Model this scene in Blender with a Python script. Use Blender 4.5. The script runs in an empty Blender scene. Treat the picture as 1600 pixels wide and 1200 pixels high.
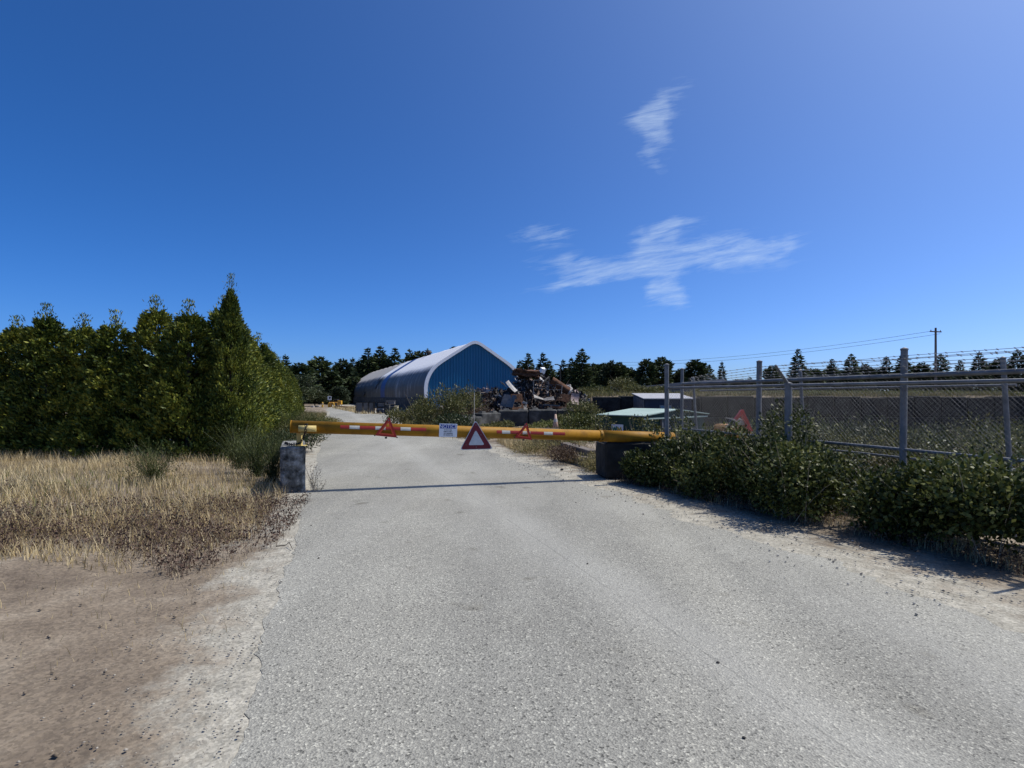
import bpy, bmesh, math, random
import numpy as np
from mathutils import Vector, Matrix
random.seed(7); RNG = np.random.default_rng(11)
SC = bpy.context.scene; COL = SC.collection
# ------------------------------------------------------------------ camera, light, exposure
CAMZ, FPX, HOR = 1.6, 867.0, 620.0            # eye height, focal length in photo pixels, horizon row
cd = bpy.data.cameras.new('camera'); cam = bpy.data.objects.new('camera', cd); COL.objects.link(cam)
cam.location = (0, 0, CAMZ); cam.rotation_euler = (math.pi/2, 0, 0)
cd.sensor_width = 36; cd.lens = 36*FPX/1600; cd.shift_y = (HOR-600)/1600
cd.clip_start = 0.05; cd.clip_end = 6000
SC.camera = cam
SUN_EL, SUN_AZ = math.radians(57), math.radians(74)       # azimuth clockwise from +Y
sl = bpy.data.lights.new('sun', 'SUN'); so = bpy.data.objects.new('sun', sl); COL.objects.link(so)
sl.energy = 3.7; sl.angle = math.radians(0.5); sl.color = (1.0, 0.955, 0.88)
sdir = Vector((math.sin(SUN_AZ)*math.cos(SUN_EL), math.cos(SUN_AZ)*math.cos(SUN_EL), math.sin(SUN_EL)))
so.rotation_euler = sdir.to_track_quat('Z', 'Y').to_euler(); so.location = (0, 0, 30)
SC.view_settings.view_transform = 'Standard'; SC.view_settings.look = 'None'
SC.view_settings.exposure = 0.3; SC.view_settings.gamma = 1; SC.view_settings.use_curve_mapping = False
SC.cycles.max_bounces = 6; SC.cycles.transparent_max_bounces = 6

def build_world():
    w = bpy.data.worlds.new('World'); SC.world = w; w.use_nodes = True
    nt = w.node_tree; N = nt.nodes; L = nt.links; N.clear()
    def node(t, **k):
        n = N.new(t)
        for a, b in k.items(): setattr(n, a, b)
        return n
    def mth(op, a, b=None, c=None):
        n = node('ShaderNodeMath', operation=op)
        for i, v in enumerate((a, b, c)):
            if v is None: continue
            if isinstance(v, (int, float)): n.inputs[i].default_value = v
            else: L.new(v, n.inputs[i])
        return n.outputs[0]
    sky = node('ShaderNodeTexSky', sky_type='NISHITA'); sky.sun_disc = False
    sky.sun_elevation = SUN_EL; sky.sun_rotation = SUN_AZ
    sky.altitude = 0; sky.air_density = 0.45; sky.dust_density = 1.65; sky.ozone_density = 8.0
    hs = node('ShaderNodeHueSaturation'); hs.inputs['Saturation'].default_value = 1.23
    hs.inputs['Hue'].default_value = 0.505; hs.inputs['Value'].default_value = 1.0
    L.new(sky.outputs[0], hs.inputs['Color'])
    tc = node('ShaderNodeTexCoord'); sp = node('ShaderNodeSeparateXYZ'); L.new(tc.outputs['Generated'], sp.inputs[0])
    y = mth('MAXIMUM', sp.outputs[1], 0.05)
    u = mth('DIVIDE', sp.outputs[0], y); v = mth('DIVIDE', sp.outputs[2], y)
    cb = node('ShaderNodeCombineXYZ'); L.new(u, cb.inputs[0]); L.new(v, cb.inputs[1])
    # warp, so that no wisp keeps a smooth outline
    wn = node('ShaderNodeTexNoise'); wn.inputs['Scale'].default_value = 9; wn.inputs['Detail'].default_value = 5
    L.new(cb.outputs[0], wn.inputs['Vector'])
    ws = node('ShaderNodeSeparateXYZ'); L.new(wn.outputs['Color'], ws.inputs[0])
    uu = mth('ADD', u, mth('MULTIPLY', mth('SUBTRACT', ws.outputs[0], 0.5), 0.12))
    vv = mth('ADD', v, mth('MULTIPLY', mth('SUBTRACT', ws.outputs[1], 0.5), 0.07))
    # cirrus wisps of this sky: centre, half-lengths and tilt (photo-like angular units), strength
    wisps = [(1050,150,28,20,30,.75),(1018,180,40,20,16,.85),(1028,205,24,30,0,.7),(1006,238,12,30,8,.6),
             (842,366,60,19,6,.6),(868,358,40,14,8,.4),(900,408,84,15,4,.8),(925,428,76,18,8,.6),(890,438,60,8,9,.7),
             (1110,400,104,16,9,1.0),(1025,372,38,26,35,.8),(1062,347,44,15,22,.55),(1175,384,84,13,9,.8),(1120,416,100,18,5,.6),(1110,370,76,20,10,.5),
             (1032,450,22,32,0,.8),(1050,468,26,16,-6,.65),(1010,385,32,18,0,.6),(932,533,14,3,4,.22),(1235,385,40,9,8,.3)]
    tot = None
    for (px, py, sx, sy, ang, a) in wisps:
        cu, cv = (px-800)/FPX, (HOR-py)/FPX; ca, sa = math.cos(math.radians(ang)), math.sin(math.radians(ang))
        du = mth('SUBTRACT', uu, cu); dv = mth('SUBTRACT', vv, cv)
        p = mth('ADD', mth('MULTIPLY', du, ca*FPX/sx), mth('MULTIPLY', dv, sa*FPX/sx))
        q = mth('ADD', mth('MULTIPLY', du, -sa*FPX/sy), mth('MULTIPLY', dv, ca*FPX/sy))
        r2 = mth('ADD', mth('MULTIPLY', p, p), mth('MULTIPLY', q, q))
        g = mth('MULTIPLY', mth('EXPONENT', mth('MULTIPLY', r2, -0.9)), a)
        tot = g if tot is None else mth('ADD', tot, g)
    def fibres(sx_, sy_, rot_, rough_, dist_):
        m0 = node('ShaderNodeMapping'); m0.inputs['Rotation'].default_value = (0, 0, math.radians(rot_)); L.new(cb.outputs[0], m0.inputs['Vector'])
        mp = node('ShaderNodeMapping'); mp.inputs['Scale'].default_value = (sx_, sy_, 1); L.new(m0.outputs[0], mp.inputs['Vector'])
        st = node('ShaderNodeTexNoise'); st.inputs['Scale'].default_value = 1.0; st.inputs['Detail'].default_value = 9; st.inputs['Roughness'].default_value = rough_; st.inputs['Distortion'].default_value = dist_
        L.new(mp.outputs[0], st.inputs['Vector']); return st.outputs[0]
    n_ = mth('ADD', mth('MULTIPLY', fibres(7, 46, -9, .66, .9), .62), mth('MULTIPLY', fibres(16, 120, -14, .7, .5), .38))
    n_ = mth('MULTIPLY_ADD', mth('SUBTRACT', n_, .5), 1.9, .5)
    den = mth('MINIMUM', tot, 1.0)
    val = mth('MULTIPLY', mth('SUBTRACT', n_, mth('MULTIPLY_ADD', den, -.44, .66)), 1.15)
    val = mth('MINIMUM', mth('MAXIMUM', val, 0.0), 1.0)
    k = mth('MULTIPLY', mth('MULTIPLY', val, mth('MINIMUM', mth('MULTIPLY', tot, 1.15), 1.0)), mth('GREATER_THAN', sp.outputs[1], 0.08))
    k = mth('MULTIPLY', k, 0.74)
    mx = node('ShaderNodeMix', data_type='RGBA'); L.new(k, mx.inputs[0]); tm = node('ShaderNodeMix', data_type='RGBA', blend_type='MULTIPLY'); tm.inputs[0].default_value = 1; L.new(hs.outputs[0], tm.inputs[6]); tm.inputs[7].default_value = (.95, 1.06, 1.05, 1); L.new(tm.outputs[2], mx.inputs[6]); mx.inputs[7].default_value = (3.6, 4.4, 5.4, 1)
    bg = node('ShaderNodeBackground'); bg.inputs['Strength'].default_value = 0.15
    L.new(mx.outputs[2], bg.inputs['Color']); out = node('ShaderNodeOutputWorld'); L.new(bg.outputs[0], out.inputs[0])
build_world()

# ------------------------------------------------------------------ helpers
def at(px, py, Y): return Vector(((px-800)/FPX*Y, Y, CAMZ-(py-HOR)/FPX*Y))
def gx(px, Y): return (px-800)/FPX*Y
def gnd(px, py):
    d = CAMZ*FPX/(py-HOR); return Vector(((px-800)/FPX*d, d, 0))
def sstep(a, b, x):
    t = np.clip((x-a)/(b-a), 0, 1); return t*t*(3-2*t)
def tag(o, label=None, cat=None, group=None, kind=None):
    if label: o['label'] = label
    if cat: o['category'] = cat
    if group: o['group'] = group
    if kind: o['kind'] = kind
    return o
def thing(name, loc, label, cat, group=None, rz=0):
    o = bpy.data.objects.new(name, None); COL.objects.link(o); o.location = loc; o.rotation_euler = (0, 0, rz)
    o.empty_display_size = .2
    return tag(o, label, cat, group)
def np_mesh(name, V, F, mat, smooth=False):
    V = np.asarray(V, dtype=np.float32); F = np.asarray(F, dtype=np.int32)
    me = bpy.data.meshes.new(name); n = F.shape[1]
    me.vertices.add(len(V)); me.vertices.foreach_set('co', V.ravel())
    me.loops.add(F.size); me.loops.foreach_set('vertex_index', F.ravel())
    me.polygons.add(len(F)); me.polygons.foreach_set('loop_start', np.arange(0, F.size, n, dtype=np.int32))
    me.update(calc_edges=True)
    if mat: me.materials.append(mat)
    if smooth: me.polygons.foreach_set('use_smooth', np.ones(len(F), dtype=bool))
    return me
def link(name, me, parent=None, loc=None):
    o = bpy.data.objects.new(name, me); COL.objects.link(o)
    if parent: o.parent = parent
    if loc is not None: o.location = loc
    return o
class MB:
    """collects shapes, builds ONE mesh object"""
    def __init__(s): s.v = []; s.f = []; s.m = []; s.mi = 0
    def add(s, vs, fs):
        b = len(s.v); s.v.extend([tuple(v) for v in vs])
        for f in fs: s.f.append([b+i for i in f]); s.m.append(s.mi)
    def box(s, c, d, rz=0, ch=0.0, rot=None):
        bm = bmesh.new(); bmesh.ops.create_cube(bm, size=1)
        for v in bm.verts: v.co = Vector((v.co.x*d[0], v.co.y*d[1], v.co.z*d[2]))
        if ch > 0: bmesh.ops.bevel(bm, geom=bm.edges[:], offset=ch, segments=1, profile=.5, affect='EDGES')
        R = rot if rot is not None else Matrix.Rotation(rz, 3, 'Z'); c = Vector(c)
        bm.verts.index_update()
        s.add([R @ v.co + c for v in bm.verts], [[v.index for v in f.verts] for f in bm.faces]); bm.free()
    def tube(s, pts, r, n=6, cap=True):
        pts = [Vector(p) for p in pts]; k = len(pts); rs = r if hasattr(r, '__len__') else [r]*k
        ref = None; vs = []; fs = []
        for i, p in enumerate(pts):
            t = (pts[min(i+1, k-1)]-pts[max(i-1, 0)])
            if t.length < 1e-9: t = Vector((0, 0, 1))
            t.normalize()
            if ref is None: ref = Vector((0, 0, 1)) if abs(t.z) < .9 else Vector((1, 0, 0))
            a = t.cross(ref).normalized(); b = t.cross(a); ref = -b if False else ref
            for j in range(n):
                th = 2*math.pi*j/n; vs.append(p+(a*math.cos(th)+b*math.sin(th))*rs[i])
        for i in range(k-1):
            for j in range(n): fs.append([i*n+j, i*n+(j+1) % n, (i+1)*n+(j+1) % n, (i+1)*n+j])
        if cap: fs.append(list(range(n))[::-1]); fs.append([(k-1)*n+j for j in range(n)])
        s.add(vs, fs)
    def prism(s, poly, y0, y1, fn):
        """poly in (a,b), extruded y0..y1; fn(a,b,y)->xyz"""
        n = len(poly); vs = [fn(a, b, y0) for a, b in poly]+[fn(a, b, y1) for a, b in poly]
        fs = [list(range(n)), [n+i for i in range(n)][::-1]]+[[i, n+i, n+(i+1) % n, (i+1) % n] for i in range(n)]
        s.add(vs, fs)
    def build(s, name, mats, parent=None, org=None, smooth=False, world=True):
        """verts are in world space; org (or the parent's place) becomes the object's origin"""
        if not isinstance(mats, (list, tuple)): mats = [mats]
        me = bpy.data.meshes.new(name); o0 = Vector(org) if org is not None else (parent_world(parent) if parent else Vector((0, 0, 0)))
        if not world: o0 = Vector((0, 0, 0))
        me.from_pydata([(v[0]-o0.x, v[1]-o0.y, v[2]-o0.z) for v in s.v], [], s.f); me.update()
        bm = bmesh.new(); bm.from_mesh(me); bmesh.ops.recalc_face_normals(bm, faces=bm.faces); bm.to_mesh(me); bm.free()
        for m in mats: me.materials.append(m)
        if len(mats) > 1: me.polygons.foreach_set('material_index', s.m)
        if smooth:
            for p in me.polygons: p.use_smooth = len(p.vertices) == 4
        o = bpy.data.objects.new(name, me); COL.objects.link(o)
        if parent: o.parent = parent
        elif org is not None: o.location = o0
        return o
def parent_world(p):
    v = Vector((0, 0, 0))
    while p: v = v+Vector(p.location); p = p.parent
    return v
def copy_tree(o, parent=None):
    c = o.copy(); COL.objects.link(c)
    if parent: c.parent = parent
    for ch in [x for x in bpy.data.objects if x.parent is o]: copy_tree(ch, c)
    return c
def text_part(name, body, size, mat, M4, parent=None, extrude=.002, org=None):
    cu = bpy.data.curves.new(name, 'FONT'); cu.body = body; cu.size = size; cu.align_x = 'CENTER'; cu.align_y = 'CENTER'; cu.extrude = extrude; cu.offset = size*0.006
    t = bpy.data.objects.new(name, cu); COL.objects.link(t)
    dg = bpy.context.evaluated_depsgraph_get(); dg.update()
    me = bpy.data.meshes.new_from_object(t.evaluated_get(dg)); bpy.data.objects.remove(t)
    me.transform(M4)
    if org is not None: me.transform(Matrix.Translation(-Vector(org)))
    me.materials.clear(); me.materials.append(mat)
    return link(name, me, parent)

# ------------------------------------------------------------------ materials
def mat(name, stops, scale=3.0, rough=.85, metal=0.0, bump=0.0, bscale=None, coord='pos', stretch=(1, 1, 1), detail=6, spec=.4,
        speck=None, island=False, bdist=.02, distort=0.0, rot=(0, 0, 0)):
    m = bpy.data.materials.new(name); m.use_nodes = True; nt = m.node_tree; N = nt.nodes; L = nt.links
    p = N['Principled BSDF']; p.inputs['Roughness'].default_value = rough; p.inputs['Metallic'].default_value = metal
    p.inputs['Specular IOR Level'].default_value = spec
    if coord == 'pos': g = N.new('ShaderNodeNewGeometry'); src = g.outputs['Position']
    else: g = N.new('ShaderNodeTexCoord'); src = g.outputs['Object']
    mp = N.new('ShaderNodeMapping'); mp.inputs['Scale'].default_value = stretch; mp.inputs['Rotation'].default_value = rot; L.new(src, mp.inputs['Vector'])
    nz = N.new('ShaderNodeTexNoise'); nz.inputs['Scale'].default_value = scale; nz.inputs['Detail'].default_value = detail; nz.inputs['Roughness'].default_value = .62; nz.inputs['Distortion'].default_value = distort
    L.new(mp.outputs[0], nz.inputs['Vector'])
    cr = N.new('ShaderNodeValToRGB'); e = cr.color_ramp.elements
    while len(e) < len(stops): e.new(.5)
    for i, (q, c) in enumerate(stops): e[i].position = q; e[i].color = (*c, 1)
    fac = nz.outputs[0]
    if island:
        gi = N.new('ShaderNodeNewGeometry'); mm = N.new('ShaderNodeMath'); mm.operation = 'ADD'
        m2 = N.new('ShaderNodeMath'); m2.operation = 'MULTIPLY_ADD'; L.new(gi.outputs['Random Per Island'], m2.inputs[0]); m2.inputs[1].default_value = .6; m2.inputs[2].default_value = -.3
        L.new(fac, mm.inputs[0]); L.new(m2.outputs[0], mm.inputs[1]); fac = mm.outputs[0]
    L.new(fac, cr.inputs[0]); col = cr.outputs[0]
    if speck:                                           # (scale, dark factor, light factor): stone-sized cells
        vo = N.new('ShaderNodeTexVoronoi'); vo.inputs['Scale'].default_value = speck[0]; L.new(src, vo.inputs['Vector'])
        sx = N.new('ShaderNodeSeparateColor'); L.new(vo.outputs['Color'], sx.inputs[0])
        r2 = N.new('ShaderNodeValToRGB'); r2.color_ramp.elements[0].color = (speck[1],)*3+(1,); r2.color_ramp.elements[1].color = (speck[2],)*3+(1,)
        L.new(sx.outputs[0], r2.inputs[0])
        mx = N.new('ShaderNodeMix'); mx.data_type = 'RGBA'; mx.blend_type = 'MULTIPLY'; mx.inputs[0].default_value = 1
        L.new(col, mx.inputs[6]); L.new(r2.outputs[0], mx.inputs[7]); col = mx.outputs[2]
    L.new(col, p.inputs['Base Color'])
    if bump:
        bn = N.new('ShaderNodeTexNoise'); bn.inputs['Scale'].default_value = bscale or scale*4; bn.inputs['Detail'].default_value = 6; L.new(mp.outputs[0], bn.inputs['Vector'])
        b = N.new('ShaderNodeBump'); b.inputs['Strength'].default_value = bump; b.inputs['Distance'].default_value = bdist
        L.new(bn.outputs[0], b.inputs['Height']); L.new(b.outputs[0], p.inputs['Normal'])
    return m
def leaf(name, c1, c2, c3, trans=.25, rough=.5, nscale=1.2):
    m = bpy.data.materials.new(name); m.use_nodes = True; nt = m.node_tree; N = nt.nodes; L = nt.links
    p = N['Principled BSDF']; p.inputs['Roughness'].default_value = rough; p.inputs['Specular IOR Level'].default_value = .22
    g = N.new('ShaderNodeNewGeometry'); nz = N.new('ShaderNodeTexNoise'); nz.inputs['Scale'].default_value = nscale; nz.inputs['Detail'].default_value = 3
    L.new(g.outputs['Position'], nz.inputs['Vector'])
    a = N.new('ShaderNodeMath'); a.operation = 'MULTIPLY_ADD'; L.new(g.outputs['Random Per Island'], a.inputs[0]); a.inputs[1].default_value = .7
    b = N.new('ShaderNodeMath'); b.operation = 'MULTIPLY_ADD'; L.new(nz.outputs[0], b.inputs[0]); b.inputs[1].default_value = 1.3; b.inputs[2].default_value = -.5
    L.new(b.outputs[0], a.inputs[2])
    cr = N.new('ShaderNodeValToRGB'); e = cr.color_ramp.elements; e.new(.5)
    for i, (q, c) in enumerate(((0.05, c1), (.5, c2), (.95, c3))): e[i].position = q; e[i].color = (*c, 1)
    L.new(a.outputs[0], cr.inputs[0]); L.new(cr.outputs[0], p.inputs['Base Color'])
    t = N.new('ShaderNodeBsdfTranslucent'); L.new(cr.outputs[0], t.inputs['Color'])
    mx = N.new('ShaderNodeMixShader'); mx.inputs[0].default_value = trans
    L.new(p.outputs[0], mx.inputs[1]); L.new(t.outputs[0], mx.inputs[2]); L.new(mx.outputs[0], N['Material Output'].inputs['Surface'])
    return m
def plain(name, c, rough=.6, metal=0, var=.18, scale=6, bump=.08, **k):
    lo = tuple(x*(1-var) for x in c); hi = tuple(min(1, x*(1+var)) for x in c)
    return mat(name, [(.3, lo), (.7, hi)], scale, rough, metal, bump, **k)

M = {}
M['concrete'] = mat('weathered_concrete', [(.34, (.03, .03, .026)), (.46, (.12, .118, .105)), (.56, (.25, .245, .22)), (.68, (.45, .44, .39))], 7.5, .95, bump=.9, bscale=26, detail=10, bdist=.03)
M['concrete_dark'] = mat('dark_concrete', [(.3, (.007, .007, .0065)), (.5, (.017, .017, .016)), (.7, (.05, .048, .043))], 2.2, .95, bump=.6, bscale=20, detail=9)  # near-black concrete, tone mottled by noise
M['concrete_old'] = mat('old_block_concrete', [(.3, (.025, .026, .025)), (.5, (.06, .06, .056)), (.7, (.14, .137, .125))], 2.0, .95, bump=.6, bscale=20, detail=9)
M['boom'] = mat('yellow_gate_paint', [(.24, (.06, .025, .010)), (.29, (.19, .09, .008)), (.5, (.30, .145, .007)), (.8, (.35, .175, .012))], 5, .62, bump=.06, bscale=30, spec=.25, detail=11)
M['paleyellow'] = mat('faded_yellow_paint', [(.3, (.42, .30, .08)), (.7, (.66, .52, .2))], 9, .6, bump=.2, bscale=40)
M['steel_dark'] = plain('dark_chain_steel', (.03, .027, .025), .55, .6)
M['galv'] = mat('galvanised_steel', [(.3, (.12, .12, .12)), (.7, (.25, .25, .245))], 7, .6, .25, bump=.1)
M['galvdull'] = mat('dull_galvanised_wire', [(.3, (.13, .13, .13)), (.7, (.26, .26, .26))], 9, .5, .3)
M['meshwire'] = mat('weathered_mesh_wire', [(.3, (.07, .07, .07)), (.7, (.15, .15, .15))], 9, .5, .2)
M['red'] = mat('red_reflector_plastic', [(.3, (.32, .012, .008)), (.7, (.45, .025, .014))], 14, .35)
M['redorange'] = plain('orange_red_reflector', (.62, .07, .02), .35)
M['maroon'] = mat('dark_red_reflective_sheet', [(.3, (.10, .002, .012)), (.7, (.155, .004, .018))], 12, .4, bump=.05)
M['palegrey'] = mat('pale_reflective_sheet', [(.3, (.42, .45, .48)), (.7, (.55, .58, .6))], 14, .45)
M['white'] = plain('white_sign_sheet', (.72, .74, .76), .5, var=.06)
M['trimwhite'] = plain('white_fabric_trim', (.93, .92, .89), .6, var=.05)
M['bluesign'] = plain('blue_sign_ink', (.015, .04, .26), .5, var=.05)
M['ink'] = plain('dark_sign_ink', (.03, .04, .05), .6)
M['tapered'] = plain('red_reflective_tape', (.3, .028, .016), .4)
M['tapewhite'] = plain('white_reflective_tape', (.5, .48, .41), .4)
M['rust'] = mat('rusted_steel', [(.3, (.035, .018, .012)), (.5, (.10, .045, .022)), (.7, (.22, .11, .06))], 4, .9, .1, bump=.4, coord='obj')
M['scrapdark'] = mat('dark_scrap_steel', [(.3, (.012, .012, .014)), (.6, (.04, .038, .038)), (.8, (.1, .085, .075))], 4, .6, .35, bump=.3, coord='obj')
M['scrapgrey'] = mat('dull_grey_scrap', [(.3, (.10, .095, .09)), (.6, (.2, .19, .18)), (.8, (.3, .24, .2))], 4, .6, .3, bump=.3, coord='obj')
M['scrappale'] = mat('pale_scrap', [(.25, (.16, .12, .09)), (.5, (.4, .37, .33)), (.8, (.62, .6, .57))], 5, .6, 0, bump=.2, coord='obj')
M['scrapblue'] = mat('chipped_dark_blue_scrap', [(.3, (.02, .02, .025)), (.6, (.02, .035, .07)), (.8, (.08, .06, .05))], 4, .5, .1, bump=.2, coord='obj')
M['pinkpaint'] = mat('faded_pinkish_paint', [(.3, (.2, .13, .11)), (.7, (.42, .31, .28))], 5, .6, coord='obj')
M['greenwall'] = mat('dark_green_cladding', [(.3, (.004, .028, .02)), (.7, (.008, .05, .034))], 3, .6, stretch=(1, 1, .3))
M['greenroof'] = mat('pale_green_roof', [(.3, (.27, .36, .31)), (.7, (.36, .45, .40))], 1.5, .85, bump=.05)
M['greyroof'] = plain('pale_grey_roof', (.36, .35, .35), .6)
M['navy'] = mat('dark_blue_container_paint', [(.3, (.008, .012, .03)), (.7, (.02, .03, .06))], 3, .55)
M['window'] = plain('hazy_window_panel', (.12, .2, .27), .3)
M['wood'] = mat('grey_weathered_wood', [(.3, (.09, .07, .055)), (.7, (.22, .19, .16))], 5, .9, stretch=(1, 1, .1), bump=.3)
M['paleblond'] = plain('pale_rod', (.5, .46, .38), .6)
M['conefade'] = mat('faded_cone_plastic', [(.3, (.4, .24, .17)), (.7, (.5, .36, .28))], 8, .6)
M['conestripe'] = plain('cone_collar', (.5, .47, .43), .5)
M['bark'] = mat('bark', [(.3, (.02, .016, .012)), (.7, (.075, .058, .043))], 4, .95, stretch=(1, 1, .25), bump=.5)
M['yellowmach'] = plain('yellow_machine_paint', (.62, .36, .04), .5)
M['orangemach'] = mat('orange_machine_paint', [(.3, (.3, .14, .02)), (.7, (.48, .24, .04))], 4, .55)
M['redmach'] = plain('red_machine_paint', (.5, .03, .02), .45)
M['black'] = plain('black_rubber', (.015, .015, .016), .7)
M['cream'] = plain('cream_machine_paint', (.6, .55, .45), .5)
M['greywall'] = mat('grey_corrugated_panel', [(.3, (.07, .07, .07)), (.7, (.17, .17, .17))], 2, .7, stretch=(3, 3, .3))
M['beige'] = plain('beige_board', (.55, .48, .3), .7)
M['tarpdark'] = mat('dark_hung_tarp', [(.3, (.008, .011, .018)), (.7, (.03, .035, .05))], 2, .5, bump=.3, bscale=5)
# leaves
M['thuja'] = leaf('thuja_leaf', (.022, .042, .009), (.095, .122, .018), (.31, .30, .045), .1, .5, .9)
M['conifer'] = leaf('conifer_needles', (.012, .023, .009), (.034, .054, .018), (.095, .115, .038), .12, .6, .15)
M['conifer2'] = leaf('grey_green_needles', (.012, .022, .010), (.026, .042, .018), (.055, .07, .03), .1, .6, .2)
M['broad'] = leaf('broadleaf_foliage', (.018, .03, .012), (.04, .055, .02), (.085, .095, .04), .18, .5, .3)
M['berry'] = leaf('bramble_leaf', (.010, .018, .004), (.046, .062, .011), (.21, .215, .06), .2, .48, 1.8)
M['shrub'] = leaf('olive_shrub_leaf', (.045, .05, .016), (.10, .105, .032), (.2, .18, .06), .22, .5, .9)
M['shrubred'] = leaf('reddish_shrub_leaf', (.05, .03, .022), (.11, .07, .045), (.18, .13, .08), .2, .6, .9)
M['broom'] = leaf('broom_stem', (.02, .032, .008), (.055, .07, .018), (.13, .14, .045), .1, .5, 2)
M['drygrass'] = leaf('dry_grass', (.30, .22, .11), (.50, .39, .20), (.72, .60, .37), .2, .7, .7)
M['tangrass'] = leaf('tan_green_grass', (.10, .10, .035), (.22, .19, .075), (.38, .31, .16), .2, .7, .6)
M['greengrass'] = leaf('yellow_green_grass', (.06, .08, .018), (.14, .16, .04), (.26, .24, .09), .2, .6, .5)
M['sorrel'] = leaf('red_brown_weed', (.035, .02, .014), (.09, .055, .04), (.2, .14, .1), .1, .8, 2)
M['twig'] = plain('pale_dead_twig', (.3, .25, .18), .8)

# ------------------------------------------------------------------ vectorised foliage
def unit(a): return a/np.maximum(np.linalg.norm(a, axis=1, keepdims=True), 1e-9)
def leafq(C, D, L, W, rng, face=None):
    """pointed leaf quads: centre base C, axis D, length L, width W"""
    n = len(C); D = unit(D); R = unit(rng.normal(size=(n, 3)))
    if face is not None: R = unit(face+R*.62)                 # leaves turned outward, so that the plant keeps its form in the light
    S = unit(np.cross(D, R)); Nn = np.cross(D, S)
    L = np.broadcast_to(L, (n,))[:, None]; W = np.broadcast_to(W, (n,))[:, None]
    mid = C+D*L*.45
    V = np.stack([C, mid+S*W*.5+Nn*W*.12, C+D*L, mid-S*W*.5+Nn*W*.12], 1).reshape(-1, 3)
    F = np.arange(4*n).reshape(n, 4); return V, F
def blades(P, H, lean, W, rng):
    n = len(P); th = rng.uniform(0, 2*np.pi, n); off = np.stack([np.cos(th), np.sin(th), np.zeros(n)], 1)
    tip = P+off*(H*lean*rng.uniform(.2, 1.3, n))[:, None]+np.stack([0*H, 0*H, H], 1)
    ph = rng.uniform(0, 2*np.pi, n); s = np.stack([np.cos(ph), np.sin(ph), np.zeros(n)], 1)*(W*.5)[:, None]
    mid = P*.5+tip*.5-off*(H*lean*.18)[:, None]
    V = np.stack([P-s, P+s, mid+s*.8, tip, mid-s*.8], 1).reshape(-1, 3)
    b = 5*np.arange(n)[:, None]; F = np.concatenate([b+np.array([[0, 1, 2, 4]]), b+np.array([[4, 2, 3, 3]])], 0)
    return V, F
def quads_to_mesh(name, V, F, m):
    """last index repeated = triangle"""
    tri = F[:, 2] == F[:, 3]
    if not tri.any(): return np_mesh(name, V, F, m)
    me = bpy.data.meshes.new(name); Q = F[~tri]; T = F[tri][:, :3]
    V = np.asarray(V, np.float32); me.vertices.add(len(V)); me.vertices.foreach_set('co', V.ravel())
    idx = np.concatenate([Q.ravel(), T.ravel()]).astype(np.int32); me.loops.add(len(idx)); me.loops.foreach_set('vertex_index', idx)
    st = np.concatenate([np.arange(len(Q))*4, len(Q)*4+np.arange(len(T))*3]).astype(np.int32)
    me.polygons.add(len(st)); me.polygons.foreach_set('loop_start', st); me.update(calc_edges=True); me.materials.append(m); return me
def inpoly(P, poly):
    x, y = P[:, 0], P[:, 1]; r = np.zeros(len(P), bool); n = len(poly)
    for i in range(n):
        x1, y1 = poly[i]; x2, y2 = poly[(i+1) % n]
        c = ((y1 > y) != (y2 > y)) & (x < (x2-x1)*(y-y1)/((y2-y1) if y2 != y1 else 1e-9)+x1); r ^= c
    return r
def scatter(poly, n, rng):
    a = np.array(poly); lo, hi = a.min(0), a.max(0); out = []
    k = 0
    while k < n:
        P = rng.uniform(lo, hi, (n*2, 2)); P = P[inpoly(P, poly)]; out.append(P); k += len(P)
        if len(P) == 0: break
    return np.concatenate(out)[:n]

# ------------------------------------------------------------------ ground
WALL_Y = 32.0
def road_left(Y): return -.45-.32*Y
def road_right(Y): return 4.75-.335*Y
def fence_x(Y): return 2.9-.472*(Y-10.4)
def hnoise(X, Y, s=1.0): return np.sin(X*1.3*s+.7*np.sin(Y*.9*s))*np.cos(Y*1.1*s+.5*np.sin(X*1.7*s))
def gh(X, Y):
    X = np.asarray(X, float); Y = np.asarray(Y, float); h = np.zeros(np.broadcast(X, Y).shape)
    rr = 5.0-.335*Y
    yard = sstep(0, 1.6, X-np.maximum(fence_x(Y)+.9, 3.9))*(1-sstep(14, 17, -X+np.where(Y > 28, 4.6, 0)+0*Y))
    yard = yard*sstep(-8, 2, Y)*(1-sstep(WALL_Y+.1, WALL_Y+.5, Y)); h = h-1.05*yard
    bank = sstep(WALL_Y+.1, WALL_Y+.5, Y)*sstep(3.2, 4.8, X); h = h+bank*(1.66+.5*sstep(36, 75, Y))
    h = h+sstep(80, 160, Y)*1.2*sstep(-20, 10, X)*(1-bank)
    off = sstep(.6, 3.0, np.maximum(road_left(Y)-X, X-rr))         # away from the road: uneven
    h = h+off*.07*hnoise(X, Y)+off*.05*hnoise(X+3, Y, 2.3)
    lv = sstep(.9, 3.2, road_left(Y)-X); h = h+lv*.12
    return h-.012*(1-off)*0
def axis(lo, hi, step, far, g=1.14):
    a = list(np.arange(lo, hi+1e-6, step)); d = step; x = lo; L = []
    while x > -far: d *= g; x -= d; L.append(x)
    d = step; x = hi; R = []
    while x < far: d *= g; x += d; R.append(x)
    return np.array(L[::-1]+a+R)
xs = axis(-20, 20, .4, 2500); ys = axis(-4, 50, .4, 2500)
GX, GY = np.meshgrid(xs, ys); GZ = gh(GX, GY)
nx, ny = len(xs), len(ys); idx = np.arange(nx*ny).reshape(ny, nx)
GF = np.stack([idx[:-1, :-1], idx[:-1, 1:], idx[1:, 1:], idx[1:, :-1]], -1).reshape(-1, 4)
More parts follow.
